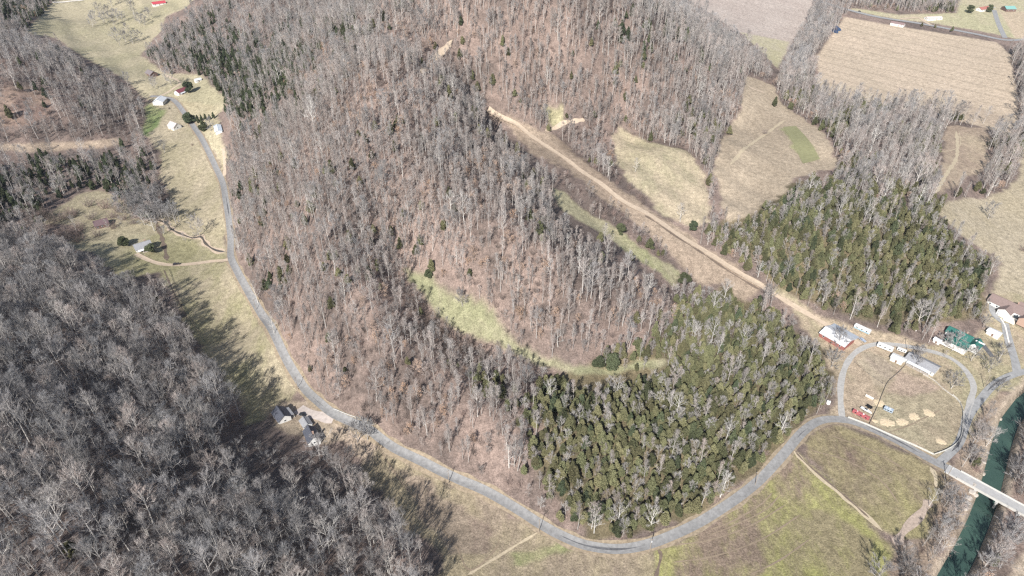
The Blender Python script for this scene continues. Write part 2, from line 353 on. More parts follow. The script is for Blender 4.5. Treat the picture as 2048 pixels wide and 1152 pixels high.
def ground_material():
    m = bpy.data.materials.new('ground'); m.use_nodes = True
    n = m.node_tree.nodes; l = m.node_tree.links; b = n['Principled BSDF']
    b.inputs['Roughness'].default_value = .95; b.inputs['Specular IOR Level'].default_value = .05
    g = n.new('ShaderNodeNewGeometry')
    def noise(scale, detail, rough=.6, vec=None):
        t = n.new('ShaderNodeTexNoise'); t.inputs['Scale'].default_value = scale; t.inputs['Detail'].default_value = detail
        t.inputs['Roughness'].default_value = rough; l.new(vec or g.outputs['Position'], t.inputs['Vector']); return t.outputs['Fac']
    def rng(x, a, b_, c, d_):
        r = n.new('ShaderNodeMapRange'); r.inputs[1].default_value = a; r.inputs[2].default_value = b_; r.inputs[3].default_value = c; r.inputs[4].default_value = d_
        l.new(x, r.inputs[0]); return r.outputs[0]
    def mul(a, b_):
        x = n.new('ShaderNodeMixRGB'); x.blend_type = 'MULTIPLY'; x.inputs[0].default_value = 1; l.new(a, x.inputs[1]); l.new(b_, x.inputs[2]); return x.outputs[0]
    A = n.new('ShaderNodeAttribute'); A.attribute_name = 'cover_a'
    B = n.new('ShaderNodeAttribute'); B.attribute_name = 'cover_b'
    R = n.new('ShaderNodeAttribute'); R.attribute_name = 'rows'
    mp = n.new('ShaderNodeMapping'); mp.inputs['Rotation'].default_value = (0, 0, .6); mp.inputs['Scale'].default_value = (1, .45, 1)
    l.new(g.outputs['Position'], mp.inputs['Vector'])
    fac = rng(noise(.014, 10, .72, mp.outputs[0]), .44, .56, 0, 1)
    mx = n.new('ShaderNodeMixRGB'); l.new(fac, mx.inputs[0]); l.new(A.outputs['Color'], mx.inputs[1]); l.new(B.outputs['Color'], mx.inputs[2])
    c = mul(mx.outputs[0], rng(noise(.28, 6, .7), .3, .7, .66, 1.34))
    c = mul(c, rng(noise(1.3, 4, .75), .3, .7, .5, 1.5))
    # rows of the cut corn, along the length of the field
    wv = n.new('ShaderNodeTexWave'); wv.wave_type = 'BANDS'; wv.bands_direction = 'Y'; wv.inputs['Scale'].default_value = .0105
    wv.inputs['Distortion'].default_value = .15; wv.inputs['Detail'].default_value = 2; wv.inputs['Detail Scale'].default_value = .02
    mp2 = n.new('ShaderNodeMapping'); mp2.inputs['Rotation'].default_value = (0, 0, math.radians(ROW_DEG)); l.new(g.outputs['Position'], mp2.inputs['Vector']); l.new(mp2.outputs[0], wv.inputs['Vector'])
    dark = rng(wv.outputs['Fac'], .0, .16, .86, 1.0)
    rm = n.new('ShaderNodeMixRGB'); rm.inputs[1].default_value = (1, 1, 1, 1); l.new(R.outputs['Fac'], rm.inputs[0]); l.new(dark, rm.inputs[2])
    c = mul(c, rm.outputs[0])
    l.new(c, b.inputs['Base Color'])
    bp = n.new('ShaderNodeBump'); bp.inputs['Strength'].default_value = .6; bp.inputs['Distance'].default_value = .7
    l.new(noise(.9, 6, .7), bp.inputs['Height']); l.new(bp.outputs[0], b.inputs['Normal'])
    return m
_a = on_ground([1660, 2000], [100, 180]); ROW_DEG = -math.degrees(math.atan2(_a[1][1] - _a[0][1], _a[1][0] - _a[0][0]))
me.materials.append(ground_material())
tag(link('ground', me), 'rolling winter ground of dry pasture, leaf litter and bare fields', 'ground', kind='structure')

# ------------------------------------------------------------------ roads, tracks, creek, river
def smooth_line(pts, step=3.0):
    P = np.array([[p[0], p[1]] for p in pts], float); out = []
    Q = np.vstack([2 * P[0] - P[1], P, 2 * P[-1] - P[-2]])
    for i in range(1, len(Q) - 2):
        n = max(2, int(np.hypot(*(Q[i + 1] - Q[i])) / step)); t = np.linspace(0, 1, n, endpoint=False)[:, None]
        p0, p1, p2, p3 = Q[i - 1], Q[i], Q[i + 1], Q[i + 2]
        out.append(.5 * (2 * p1 + (p2 - p0) * t + (2 * p0 - 5 * p1 + 4 * p2 - p3) * t ** 2 + (3 * p1 - p0 - 3 * p2 + p3) * t ** 3))
    out.append(P[-1:]); return np.vstack(out)
def px_line(pts, step=3.0):
    q = on_ground([p[0] for p in pts], [p[1] for p in pts]); return smooth_line(q[:, :2], step)
def ribbon(name, line, width, m, lift=.12, cross=5, wob=0.0, taper=0.0, label=None, cat=None, kind='structure', close=False):
    t = np.gradient(line, axis=0); t /= np.linalg.norm(t, axis=1, keepdims=True) + 1e-9
    nrm = np.stack([-t[:, 1], t[:, 0]], 1); n = len(line); k = np.arange(n)
    w = width * (1 + wob * np.sin(k * .9 + 1.3 * np.sin(k * .37)))
    if taper: w = w * np.clip(np.minimum(k, n - 1 - k) / max(1, n * taper), .15, 1)
    o = np.linspace(-.5, .5, cross)
    X = line[:, None, 0] + nrm[:, None, 0] * o[None] * w[:, None]; Y = line[:, None, 1] + nrm[:, None, 1] * o[None] * w[:, None]
    Z = ground_z(X, Y)
    if lift > .1: Z = np.maximum(Z, (Z[:, :1] + Z[:, -1:]) / 2)
    Z = Z + lift
    V = np.stack([X, Y, Z], -1).reshape(-1, 3)
    F = [(i * cross + j, i * cross + j + 1, (i + 1) * cross + j + 1, (i + 1) * cross + j) for i in range(n - 1) for j in range(cross - 1)]
    mm = bpy.data.meshes.new(name); mm.from_pydata(V.tolist(), [], F); mm.materials.append(m)
    mm.polygons.foreach_set('use_smooth', [True] * len(F)); mm.update()
    o = link(name, mm)
    return tag(o, label, cat, kind=kind)
M_ASPH = mat('worn_asphalt', (.272,.266,.258), .9, noise=.3, nscale=.5)
M_ASPH2 = mat('pale_asphalt', (.31,.307,.30), .9, noise=.28, nscale=.4)
M_PATCH = mat('dark_asphalt', (.12,.12,.125), .9, noise=.4, nscale=.6)
M_GRAVEL = mat('gravel', (.40,.385,.36), .95, noise=.22, nscale=.7)
M_DIRT = mat('pale_dirt', (.50,.40,.30), .95, noise=.2, nscale=.5)
M_VERGE = mat('dry_verge', (.30,.24,.17), .95, noise=.45, nscale=.6)
M_DARKSOIL = mat('damp_soil', (.17,.13,.10), .95, noise=.35, nscale=.6)
M_CONC = mat('concrete', (.55,.53,.49), .85, noise=.12, nscale=.6)
M_CONCW = mat('bright_concrete', (.78,.72,.64), .85, noise=.08, nscale=.6)
L_MAIN = px_line([(300,193),(330,195),(346,200),(362,217),(385,250),(410,290),(432,336),(446,368),(455,420),(461,470),(462,514),(476,546),(501,592),(530,640),(565,704),(600,765),(630,799),(662,826),(700,845),(746,867),(800,904),(870,938),(950,974),(1030,1017),(1080,1049),(1120,1071),(1170,1091),(1230,1099),(1290,1091),(1350,1069),(1410,1039),(1470,1000),(1520,960),(1568,908),(1606,864),(1640,842),(1680,839),(1722,849),(1790,880),(1860,919),(1898,938)])
ribbon('verge', L_MAIN, 8.0, M_VERGE, .06, 7, wob=.12, label='strip of dry brown grass along both sides of the lane', cat='verge')
ribbon('road', L_MAIN, 5.2, M_ASPH, .14, 5, label='narrow grey asphalt lane curving round the wooded hill', cat='road')
for i, (a, b, wd, off) in enumerate([(.745,.79,.9,0),(.905,.925,1.6,-.5),(.30,.345,.8,.6),(.80,.85,.6,-.6),(.955,.985,1.0,.4),(.56,.60,.7,.3)]):
    seg = L_MAIN[int(a * len(L_MAIN)):int(b * len(L_MAIN))]
    t = np.gradient(seg, axis=0); t /= np.linalg.norm(t, axis=1, keepdims=True)
    ribbon('road_patch', seg + np.stack([-t[:, 1], t[:, 0]], 1) * off, wd, M_PATCH, .20, 3, wob=.4, taper=.3, label='dark tar repair on the grey lane, ' + ('at the lowest bend', 'beside the cedar wood before the farm bend', 'below the left meadow', 'climbing beside the big meadow', 'just before the bridge junction', 'along the brown meadow')[i], cat='road patch')
L_LOOP = px_line([(1684,834),(1681,800),(1682,765),(1690,735),(1704,712),(1726,696),(1758,688),(1800,691),(1850,700),(1900,716),(1932,742),(1947,772),(1942,798),(1933,828),(1928,850)])
ribbon('driveway', L_LOOP, 3.6, M_GRAVEL, .11, 5, wob=.1, label='pale gravel drive looping round the farm paddock', cat='driveway')
L_SIDE = px_line([(1878,926),(1898,908),(1918,886),(1929,856),(1940,828),(1962,798),(1990,768),(2028,749),(2075,738)])
ribbon('road', L_SIDE, 4.6, M_ASPH2, .13, 5, label='grey side road from the bridge junction past the river', cat='road')
for a, b in ((.12,.34),(.62,.86)):
    ribbon('road_patch', L_SIDE[int(a * len(L_SIDE)):int(b * len(L_SIDE))], 1.5, M_PATCH, .19, 3, wob=.4, taper=.3, label='dark tar repair on the side road, ' + ('near the junction' if a < .5 else 'on the upper stretch by the river'), cat='road patch')
L_HOUSE = px_line([(2034,745),(2030,722),(2020,690),(2013,664),(2010,646)])
ribbon('driveway', L_HOUSE, 5.0, M_ASPH2, .11, 5, wob=.04, label='pale asphalt drive climbing to the brown roofed house', cat='driveway')
ribbon('driveway', px_line([(2006,645),(1992,634),(1984,620),(1986,606),(1998,596)]), 4.2, M_ASPH2, .15, 5, label='curved asphalt branch drive beside the brown roofed house', cat='driveway')
ribbon('path', px_line([(2001,637),(2010,652),(2016,678),(2019,690)]), .9, M_CONCW, .22, 3, label='white concrete walk along the house drive', cat='path')
ribbon('driveway', px_line([(1953,676),(1966,690),(1985,714)]), 3.2, M_PATCH, .12, 5, label='black asphalt drive below the green roofed house', cat='driveway')
L_TRACK = px_line([(976,220),(1010,240),(1050,262),(1120,310),(1200,366),(1262,411),(1332,452),(1400,496),(1470,541),(1525,573)])
ribbon('track', L_TRACK, 4.6, M_DIRT, .12, 5, wob=.1, label='pale dirt track running down the side valley', cat='track')
ribbon('track_ditch', L_TRACK[60:] + np.array([-2.1, -3.2]), 1.6, M_DARKSOIL, .10, 3, wob=.5, label='dark ditch along the near side of the dirt track', cat='ditch')
ribbon('track', px_line([(1525,573),(1580,607),(1640,642),(1690,668),(1720,690)]), 3.4, M_DIRT, .10, 5, wob=.2, label='dirt track between the cedar woods down to the red barn', cat='track')
ribbon('driveway', px_line([(462,519),(430,522),(400,526),(352,530),(322,528),(296,520),(272,508)]), 4.0, M_DIRT, .12, 5, wob=.08, label='pale dirt drive to the white house among evergreens', cat='driveway')
ribbon('driveway', px_line([(668,836),(640,832),(612,826),(596,818)]), 6.5, mat('pale_gravel', (.46,.40,.36), .95, noise=.25, nscale=.5), .10, 5, wob=.2, label='pinkish gravel drive between the two dark roofed houses', cat='driveway')
ribbon('track', px_line([(449,352),(449,320),(446,296)]), 3.0, M_DIRT, .10, 5, wob=.15, label='pale dirt lane along the foot of the hill near the road fork', cat='track')
ribbon('track', px_line([(320,192),(345,178),(360,165),(330,150)]), 3.0, M_DIRT, .10, 5, wob=.15, label='dirt lane round the maroon roofed house', cat='track')
ribbon('road', px_line([(105,5),(130,4),(170,-1)]), 5, M_CONCW, .14, 3, label='white gravel road at the far end of the upper left field', cat='road')
L_FARROAD = px_line([(1610,-6),(1650,6),(1690,18),(1760,35),(1850,49),(1950,68),(2012,80),(2060,78)])
ribbon('road', L_FARROAD, 8.0, M_ASPH2, .16, 5, label='pale two lane road beyond the striped stubble field', cat='road')
ribbon('driveway', px_line([(1800,38),(1836,36),(1850,44),(1862,50)]), 5, M_DIRT, .14, 5, label='dirt turn-in at the far roadside house', cat='driveway')
ribbon('driveway', px_line([(1988,20),(1996,45),(2010,76)]), 7, M_ASPH2, .14, 5, label='grey farm drive from the far road to the teal roofed barn', cat='driveway')
# tracks and ditches across the meadows
def trail(pts, w, m, lab, lift=.07, wob=.3, nm='track', cat='track'):
    ribbon(nm, px_line(pts, 2.0), w, m, lift, 3, wob=wob, taper=.05, label=lab, cat=cat)
M_TRACKDK = mat('wheel_track', (.27,.21,.15), .95, noise=.3, nscale=.8)
M_TRACKLT = mat('worn_grass', (.48,.40,.28), .95, noise=.25, nscale=.8)
trail([(1588,902),(1612,928),(1645,958),(1690,996),(1735,1034),(1765,1062)], 2.6, M_TRACKLT, 'pale worn path between the two meadows right of the bend')
trail([(1590,903),(1612,926),(1648,957),(1694,996),(1738,1036)], 1.0, M_DARKSOIL, 'dark ditch cut between the two front meadows', .12, .4, 'ditch', 'ditch')
trail([(1310,1160),(1318,1130),(1322,1110),(1316,1100)], 1.6, M_DARKSOIL, 'dark ditch running from the lowest bend to the bottom edge', .12, .4, 'ditch', 'ditch')
trail([(1420,1060),(1470,1040),(1520,1010),(1545,985)], .7, M_TRACKDK, 'dark wheel rut curving across the big meadow below the lane')
trail([(1415,1072),(1470,1050),(1530,1020),(1560,990)], .6, M_TRACKDK, 'second dark wheel rut curving across the big meadow')
trail([(760,900),(800,960),(860,1030),(910,1090),(940,1140),(990,1100),(1000,1070)], .8, M_TRACKDK, 'long dark wheel rut looping round the brown meadow')
trail([(935,1150),(985,1120),(1030,1092),(1075,1065)], 1.2, M_TRACKLT, 'pale rut from the bottom edge to the lane')
trail([(1860,934),(1870,950),(1872,975)], 2.2, M_TRACKLT, 'worn pull-in beside the lane before the bridge')
trail([(1790,1090),(1810,1060),(1840,1030),(1860,1000)], 4.0, mat('dry_reeds', (.40,.32,.26), .95, noise=.4, nscale=.8), 'strip of dry reeds along the lower right ditch', .09, .3, 'path', 'path')
trail([(1460,330),(1500,290),(1540,262),(1570,240)], 3.0, M_TRACKLT, 'faint mown path across the right pasture')
trail([(1740,240+60),(1905,300),(1920,262)], .8, M_TRACKLT, 'faint path in the small brown field')
trail([(1870,388),(1895,345),(1912,318),(1915,290),(1912,262)], 3.0, M_TRACKLT, 'pale mown path up the small brown field')
def patch(name, poly, m, lab, cat, lift=.12):
    q = on_ground([p[0] for p in poly], [p[1] for p in poly])[:, :2]; n = len(q); k = 14
    V = []; F = []
    for i in range(k + 1):
        for j in range(k + 1):
            u, v = i / k, j / k; p = (q[0] * (1 - u) + q[1] * u) * (1 - v) + (q[3] * (1 - u) + q[2] * u) * v; V.append(p)
    V = np.array(V); V = np.concatenate([V, ground_z(V[:, 0], V[:, 1])[:, None] + lift], 1)
    F = [(i * (k + 1) + j, (i + 1) * (k + 1) + j, (i + 1) * (k + 1) + j + 1, i * (k + 1) + j + 1) for i in range(k) for j in range(k)]
    mm = bpy.data.meshes.new(name); mm.from_pydata(V.tolist(), [], F); mm.materials.append(m); mm.update(); tag(link(name, mm), lab, cat, kind='structure')
patch('food_plot', [(1566,254),(1592,252),(1640,318),(1606,327)], mat('green_plot', (.27,.262,.14), .95, noise=.2, nscale=.4), 'narrow sown green plot in the right pasture', 'grass plot')
for k_, pts in enumerate([[(1350,1090),(1420,1080),(1500,1052),(1570,1010)], [(1345,1125),(1430,1112),(1520,1080),(1600,1030)], [(1500,1150),(1560,1120),(1620,1078)], [(1620,900),(1690,920),(1760,960),(1800,1010)], [(1660,870),(1740,900),(1820,945)], [(1760,870),(1820,850),(1880,820)]]):
    trail(pts, .7, M_TRACKDK, 'faint wheel line, ' + ['upper arc in the big meadow', 'middle arc in the big meadow', 'lowest arc in the big meadow', 'inner curve in the front field', 'outer curve in the front field', 'line across the paddock'][k_])
trail([(905,80),(880,108),(860,130),(845,150)], 4.0, M_DIRT, 'dirt trail cut through the trees near the hilltop')
trail([(1090,262),(1120,250),(1150,242),(1170,240)], 3.0, M_DIRT, 'short dirt spur off the valley track')
trail([(1530,185),(1508,178),(1496,172)], 3.5, M_DIRT, 'dirt bank at the top of the right pasture')
trail([(328,540),(345,580),(375,640)], 1.0, M_DARKSOIL, 'dark fence row across the left meadow', .08, .4, 'ditch', 'ditch')
trail([(310,440),(322,470),(330,500),(334,522)], 3.0, M_DARKSOIL, 'dark brushy row between house lawn and creek pasture', .08, .4, 'ditch', 'ditch')
# creek by the white house
M_CREEK = mat('creek_water', (.10,.085,.07), .15, spec=.5)
trail([(285,445),(310,440),(332,446),(342,458),(362,468),(385,476),(402,474),(412,488),(430,500),(452,504)], 5.0, M_DIRT, 'pale gravel bed of the little creek', .07, .4, 'creek_bed', 'creek bed')
trail([(285,445),(310,440),(332,446),(342,458),(362,468),(385,476),(402,474),(412,488),(430,500),(452,504)], 1.8, M_CREEK, 'narrow dark creek winding through the left pasture', .14, .3, 'creek', 'creek')
# river
def water_material():
    m = bpy.data.materials.new('river_water'); m.use_nodes = True
    n = m.node_tree.nodes; l = m.node_tree.links; b = n['Principled BSDF']
    b.inputs['Roughness'].default_value = .22; b.inputs['IOR'].default_value = 1.33
    g = n.new('ShaderNodeNewGeometry'); t = n.new('ShaderNodeTexNoise'); t.inputs['Scale'].default_value = .05; t.inputs['Detail'].default_value = 4
    l.new(g.outputs['Position'], t.inputs['Vector'])
    r = n.new('ShaderNodeValToRGB'); r.color_ramp.elements[0].position = .35; r.color_ramp.elements[1].position = .68
    r.color_ramp.elements[0].color = (.034,.064,.055,1); r.color_ramp.elements[1].color = (.058,.105,.084,1)
    l.new(t.outputs['Fac'], r.inputs[0]); l.new(r.outputs[0], b.inputs['Base Color'])
    t2 = n.new('ShaderNodeTexNoise'); t2.inputs['Scale'].default_value = 1.6; t2.inputs['Detail'].default_value = 3; l.new(g.outputs['Position'], t2.inputs['Vector'])
    bp = n.new('ShaderNodeBump'); bp.inputs['Strength'].default_value = .05; bp.inputs['Distance'].default_value = .1
    l.new(t2.outputs['Fac'], bp.inputs['Height']); l.new(bp.outputs[0], b.inputs['Normal'])
    return m
M_WATER = water_material()
rl = smooth_line(RIVW[:, :2], 4)
t_ = np.gradient(rl, axis=0); t_ /= np.linalg.norm(t_, axis=1, keepdims=True); nn = np.stack([-t_[:, 1], t_[:, 0]], 1)
V = np.concatenate([rl + nn * 16, rl - nn * 16]); V = np.concatenate([V, np.full((len(V), 1), WATER_Z)], 1); k = len(rl)
mm = bpy.data.meshes.new('river'); mm.from_pydata(V.tolist(), [], [(i, i + k, i + k + 1, i + 1) for i in range(k - 1)]); mm.materials.append(M_WATER); mm.update()
tag(link('river', mm), 'green river running under the bridge at lower right', 'river', kind='structure')
M_BLUE = mat('pool_water', (.02,.05,.12), .1, spec=.5)
def pond(px, py, rx, ry, label):
    c = G(px, py); n = 22; th = np.linspace(0, 2 * np.pi, n, endpoint=False); r = 1 + .25 * np.sin(th * 3 + px)
    X = c.x + np.cos(th) * rx * r; Y = c.y + np.sin(th) * ry * r
    V = np.stack([X, Y, ground_z(X, Y) + .35], 1).tolist() + [[c.x, c.y, c.z + .35]]
    mm = bpy.data.meshes.new('water'); mm.from_pydata(V, [], [(i, (i + 1) % n, n) for i in range(n)]); mm.materials.append(M_BLUE); mm.update()
    tag(link('water', mm), label, 'water', kind='structure')
pond(1661, 52, 9, 38, 'dark blue creek pool showing between bare trees beside the stubble field')
pond(1598, 124, 9, 30, 'dark blue creek pool in the tree belt beside the red field')
# ------------------------------------------------------------------ trees
def lerp(a, b, t): return a + (b - a) * t
class Soup:
    """fast triangle collector for trees"""
    def __init__(s): s.v = []; s.f = []; s.m = []; s.n = 0
    def limb(s, p0, p1, r0, r1, n, mi, bend=0.0, seg=2, rg=None):
        p0 = np.array(p0); p1 = np.array(p1); ax = p1 - p0; L = np.linalg.norm(ax) + 1e-9; ax = ax / L
        a = np.cross(ax, [0, 0, 1]); 
        if np.linalg.norm(a) < 1e-3: a = np.array([1., 0, 0])
        a /= np.linalg.norm(a); c = np.cross(ax, a); off = (rg.normal(0, 1, 3) * bend * L) if bend else np.zeros(3)
        pts = []
        for i in range(seg + 1):
            t = i / seg; pts.append(p0 + (p1 - p0) * t + off * math.sin(math.pi * t))
        b = s.n
        for i, p in enumerate(pts):
            r = lerp(r0, r1, i / seg)
            for k in range(n):
                q = 2 * math.pi * k / n; s.v.append(p + (a * math.cos(q) + c * math.sin(q)) * r)
        s.n += n * (seg + 1)
        for i in range(seg):
            for k in range(n):
                s.f.append((b + i * n + k, b + i * n + (k + 1) % n, b + (i + 1) * n + (k + 1) % n, b + (i + 1) * n + k)); s.m.append(mi)
        return pts
    def twig(s, p, d, L, w, mi, rg):
        sd = np.cross(d, rg.normal(0, 1, 3)); sd /= np.linalg.norm(sd) + 1e-9
        b = s.n; s.v += [p - sd * w, p + sd * w, p + d * L]; s.n += 3; s.f.append((b, b + 1, b + 2)); s.m.append(mi)
    def leaf(s, p, sz, mi, rg, flat=0.0):
        nrm = rg.normal(0, 1, 3); nrm[2] = nrm[2] + flat; nrm /= np.linalg.norm(nrm)
        a = np.cross(nrm, rg.normal(0, 1, 3)); a /= np.linalg.norm(a) + 1e-9; c = np.cross(nrm, a)
        b = s.n; s.v += [p + a * sz, p + c * sz * .6, p - a * sz * .8, p - c * sz * .6]; s.n += 4; s.f.append((b, b + 1, b + 2, b + 3)); s.m.append(mi)
    def mesh(s, name, mats):
        me = bpy.data.meshes.new(name); me.from_pydata([tuple(v) for v in s.v], [], s.f)
        for m in mats: me.materials.append(m)
        me.polygons.foreach_set('material_index', s.m); me.update(); return me
def unit(v): return v / (np.linalg.norm(v) + 1e-9)

M_BARK = mat('pale_bark', (.52,.485,.445), .9, noise=.3, nscale=.8, rand=.25)
M_BARKD = mat('grey_bark', (.30,.265,.235), .9, noise=.3, nscale=.8, rand=.25)
M_BARKM = mat('mid_bark', (.44,.41,.38), .9, noise=.3, nscale=.8, rand=.25)
M_TWIG = mat('twigs', (.415,.39,.37), .9, rand=.3, col2=(.41,.345,.31))
M_TWIGD = mat('grey_twigs', (.32,.313,.31), .9, rand=.32, col2=(.30,.28,.272))
M_TWIGW = mat('pale_twigs', (.42,.395,.37), .9, rand=.2)
M_BRUSH = mat('brush_twigs', (.24,.20,.175), .95, rand=.3, col2=(.30,.22,.19))
M_BEECH = mat('dry_leaves', (.46,.30,.20), .95, rand=.2, col2=(.42,.31,.24))
M_CEDAR = mat('cedar_leaves', (.128,.136,.070), .9, rand=.4, noise=.25, nscale=.9, col2=(.178,.165,.088))
M_CEDARD = mat('dark_cedar_leaves', (.075,.095,.054), .9, rand=.35, noise=.25, nscale=.9, col2=(.095,.105,.055))
M_DEADWOOD = mat('cedar_bark', (.26,.19,.15), .9)

def bare_tree(seed, H, R, base, nl, ns, nt, up, tr, tw, fork=False):
    """returns (trunk soup, crown soup): trunk; limbs, branches and twigs. R crown radius, base = share of the trunk clear of limbs"""
    rg = np.random.default_rng(seed); T = Soup(); C = Soup()
    lean = rg.normal(0, .035, 2) * H
    tip = np.array([lean[0], lean[1], H * .93])
    pts = T.limb((0, 0, -.4), tip, tr, tr * .22, 6, 0, .015, 5, rg)
    P = np.array(pts)
    def along(t):
        i = min(int(t * (len(P) - 1)), len(P) - 2); q = t * (len(P) - 1) - i; return P[i] * (1 - q) + P[i + 1] * q
    ga = rg.uniform(0, 6.28)
    for k in range(nl):
        t = base + (1 - base) * ((k + rg.uniform(.1, .9)) / nl) ** .85
        o = along(min(t, .99)); ga += 2.4 + rg.normal(0, .4)
        rel = (t - base) / (1 - base)
        prof = math.sin(math.pi * (rel * .80 + .16)) ** .7
        L = R * prof * rg.uniform(.8, 1.2) * 1.1; el = up + rel * .55 + rg.normal(0, .12)
        d = np.array([math.cos(ga) * math.cos(el), math.sin(ga) * math.cos(el), math.sin(el)])
        r0 = tr * (1 - t * .75) * rg.uniform(.4, .62)
        lp = C.limb(o, o + d * L, r0, r0 * .3, 4, 0, .06, 2, rg)
        for j in range(ns):
            u = rg.uniform(.25, 1.0); i = 0 if u < .5 else 1; q = (u - .5 * i) * 2
            bo = lp[i] * (1 - q) + lp[i + 1] * q
            bd = unit(d + rg.normal(0, .55, 3) + np.array([0, 0, .32])); bl = L * rg.uniform(.3, .55)
            bp = C.limb(bo, bo + bd * bl, r0 * .42, r0 * .16, 3, 0, .05, 1, rg)
            for w in range(nt):
                v = rg.uniform(.15, 1); wo = bp[0] * (1 - v) + bp[1] * v
                wd = unit(bd * .9 + rg.normal(0, .38, 3) + np.array([0, 0, .35]))
                C.twig(wo, wd, rg.uniform(.55, 1.0) * (1.1 + H * .05), tw, 1, rg)
                C.twig(wo + wd * .5, unit(wd + rg.normal(0, .35, 3)), rg.uniform(.4, .8) * (1.0 + H * .04), tw * .8, 1, rg)
    return T, C
def cedar_tree(seed, H, R, n, rounder=.5, lsz=.55):
    rg = np.random.default_rng(seed); T = Soup(); C = Soup()
    T.limb((0, 0, -.4), (rg.normal(0, .15), rg.normal(0, .15), H * .9), .17, .03, 5, 0, .01, 3, rg)
    lobes = []
    for k in range(16):
        z = rg.uniform(.14, .96); rr = R * (1 - z) ** rounder * (.55 + .45 * min(1, z / .25)) if rounder > 0 else R * math.sqrt(max(.05, 1 - (1.9 * z - .95) ** 2)); a = rg.uniform(0, 6.28)
        lobes.append((np.array([math.cos(a) * rr * .62, math.sin(a) * rr * .62, z * H]), max(.42, rr * rg.uniform(.42, .62)), H * rg.uniform(.09, .15)))
    lobes.append((np.array([0, 0, H * .88]), R * .28, H * .12)); lobes.append((np.array([0, 0, H * .5]), R * .6, H * .3))
    wts = np.array([l[1] ** 2 for l in lobes]); wts /= wts.sum()
    for i in rg.choice(len(lobes), n, p=wts):
        c, r, hz = lobes[i]; d = unit(rg.normal(0, 1, 3)); q = rg.uniform(.62, 1.06)
        p = c + d * np.array([r, r, hz]) * q
        if p[2] < .3: continue
        C.leaf(p, lsz * rg.uniform(.6, 1.25), 1, rg, .5)
    return T, C
def bush(seed, H, R, stems, nt, tw):
    rg = np.random.default_rng(seed); C = Soup()
    for k in range(stems):
        a = rg.uniform(0, 6.28); q = rg.uniform(0, 1) ** .6; o = np.array([math.cos(a) * R * .45 * q, math.sin(a) * R * .45 * q, -.2])
        d = unit(np.array([math.cos(a) * q * .7, math.sin(a) * q * .7, 1.0]) + rg.normal(0, .15, 3)); L = H * rg.uniform(.6, 1)
        p = C.limb(o, o + d * L, .05, .02, 3, 0, .06, 2, rg)
        for j in range(nt):
            u = rg.uniform(.15, 1); i = 0 if u < .5 else 1; v = (u - .5 * i) * 2
            C.twig(p[i] * (1 - v) + p[i + 1] * v, unit(d * .6 + rg.normal(0, .65, 3)), rg.uniform(.6, 1.2) * H * .26, tw, 1, rg)
    return None, C
def join(T, C, name, mats):
    s = Soup(); 
    for q in (T, C):
        if q is None: continue
        s.v += q.v; s.f += [tuple(i + s.n for i in f) for f in q.f]; s.m += q.m; s.n += q.n
    return s.mesh(name, mats)
VAR = {}     # kind -> list of (trunk mesh, crown mesh, whole mesh, height)
def add_var(kind, T, C, mats, H):
    VAR.setdefault(kind, []).append((T.mesh('trunk', mats) if T else None, C.mesh('crown', mats), join(T, C, kind, mats), H))
for i in range(5): add_var('oak', *bare_tree(100 + i, 22 + i, 5.3 + .5 * (i % 3), .36, 14, 6, 11, .66, .32, .027), [M_BARKM, M_TWIGD], 23)
for i in range(3): add_var('oak', *bare_tree(150 + i, 23 + i, 5.8, .36, 14, 6, 11, .66, .36, .027), [M_BARK, M_TWIG], 24)
for i in range(4): add_var('poplar', *bare_tree(200 + i, 19 + i * 1.1, 3.0 + .25 * i, .38, 13, 5, 10, .98, .22, .023), [M_BARK, M_TWIG], 20)
for i in range(3): add_var('poplar', *bare_tree(220 + i, 17 + i, 3.3 + .2 * i, .32, 13, 5, 10, .92, .20, .023), [M_BARKM, M_TWIG], 18)
M_WHITE = mat('white_bark', (.66,.63,.58), .85, noise=.15, nscale=.6, rand=.15)
for i in range(4): add_var('sycamore', *bare_tree(300 + i, 17 + i * 1.5, 5.2, .2, 13, 6, 5, .55, .34, .045), [M_WHITE, M_TWIGW], 18)
for i in range(5): add_var('sapling', *bare_tree(400 + i, 11 + i * .8, 2.9, .15, 11, 5, 8, .75, .12, .028), [M_BARKD, M_TWIG], 12)
for i in range(5): add_var('cedar', *cedar_tree(500 + i, 8.5 + i * .7, 2.9 + .22 * i, 3400, .5 + .08 * (i % 3), .44), [M_DEADWOOD, M_CEDAR], 9)
for i in range(4): add_var('pine', *cedar_tree(520 + i, 11 + i * .9, 3.1 + .25 * i, 3400, .5, .44), [M_DEADWOOD, M_CEDARD], 11)
for i in range(3): add_var('palesap', *bare_tree(430 + i, 10 + i, 3.2, .2, 12, 5, 8, .6, .14, .032), [M_BARK, M_TWIGW], 11)
for i in range(4): add_var('spread', *bare_tree(460 + i, 11 + i * .5, 5.6 + .3 * i, .16, 14, 6, 9, .5, .26, .03), [M_BARKM if i % 2 else M_BARKD, M_TWIG if i % 2 else M_TWIGD], 12)
for i in range(4): add_var('clump', *bare_tree(480 + i, 11 + i * .5, 5.2 + .3 * i, .12, 14, 6, 10, .5, .25, .055), [M_BARKM, M_TWIGD], 12)
for i in range(3): add_var('round', *cedar_tree(540 + i, 9 + i, 4.3, 4600, -1, .48), [M_DEADWOOD, M_CEDARD], 10)
for i in range(4): add_var('brush', *bush(600 + i, 4.2 + .5 * i, 2.7, 24, 18, .034), [M_BRUSH, M_BRUSH], 4.5)
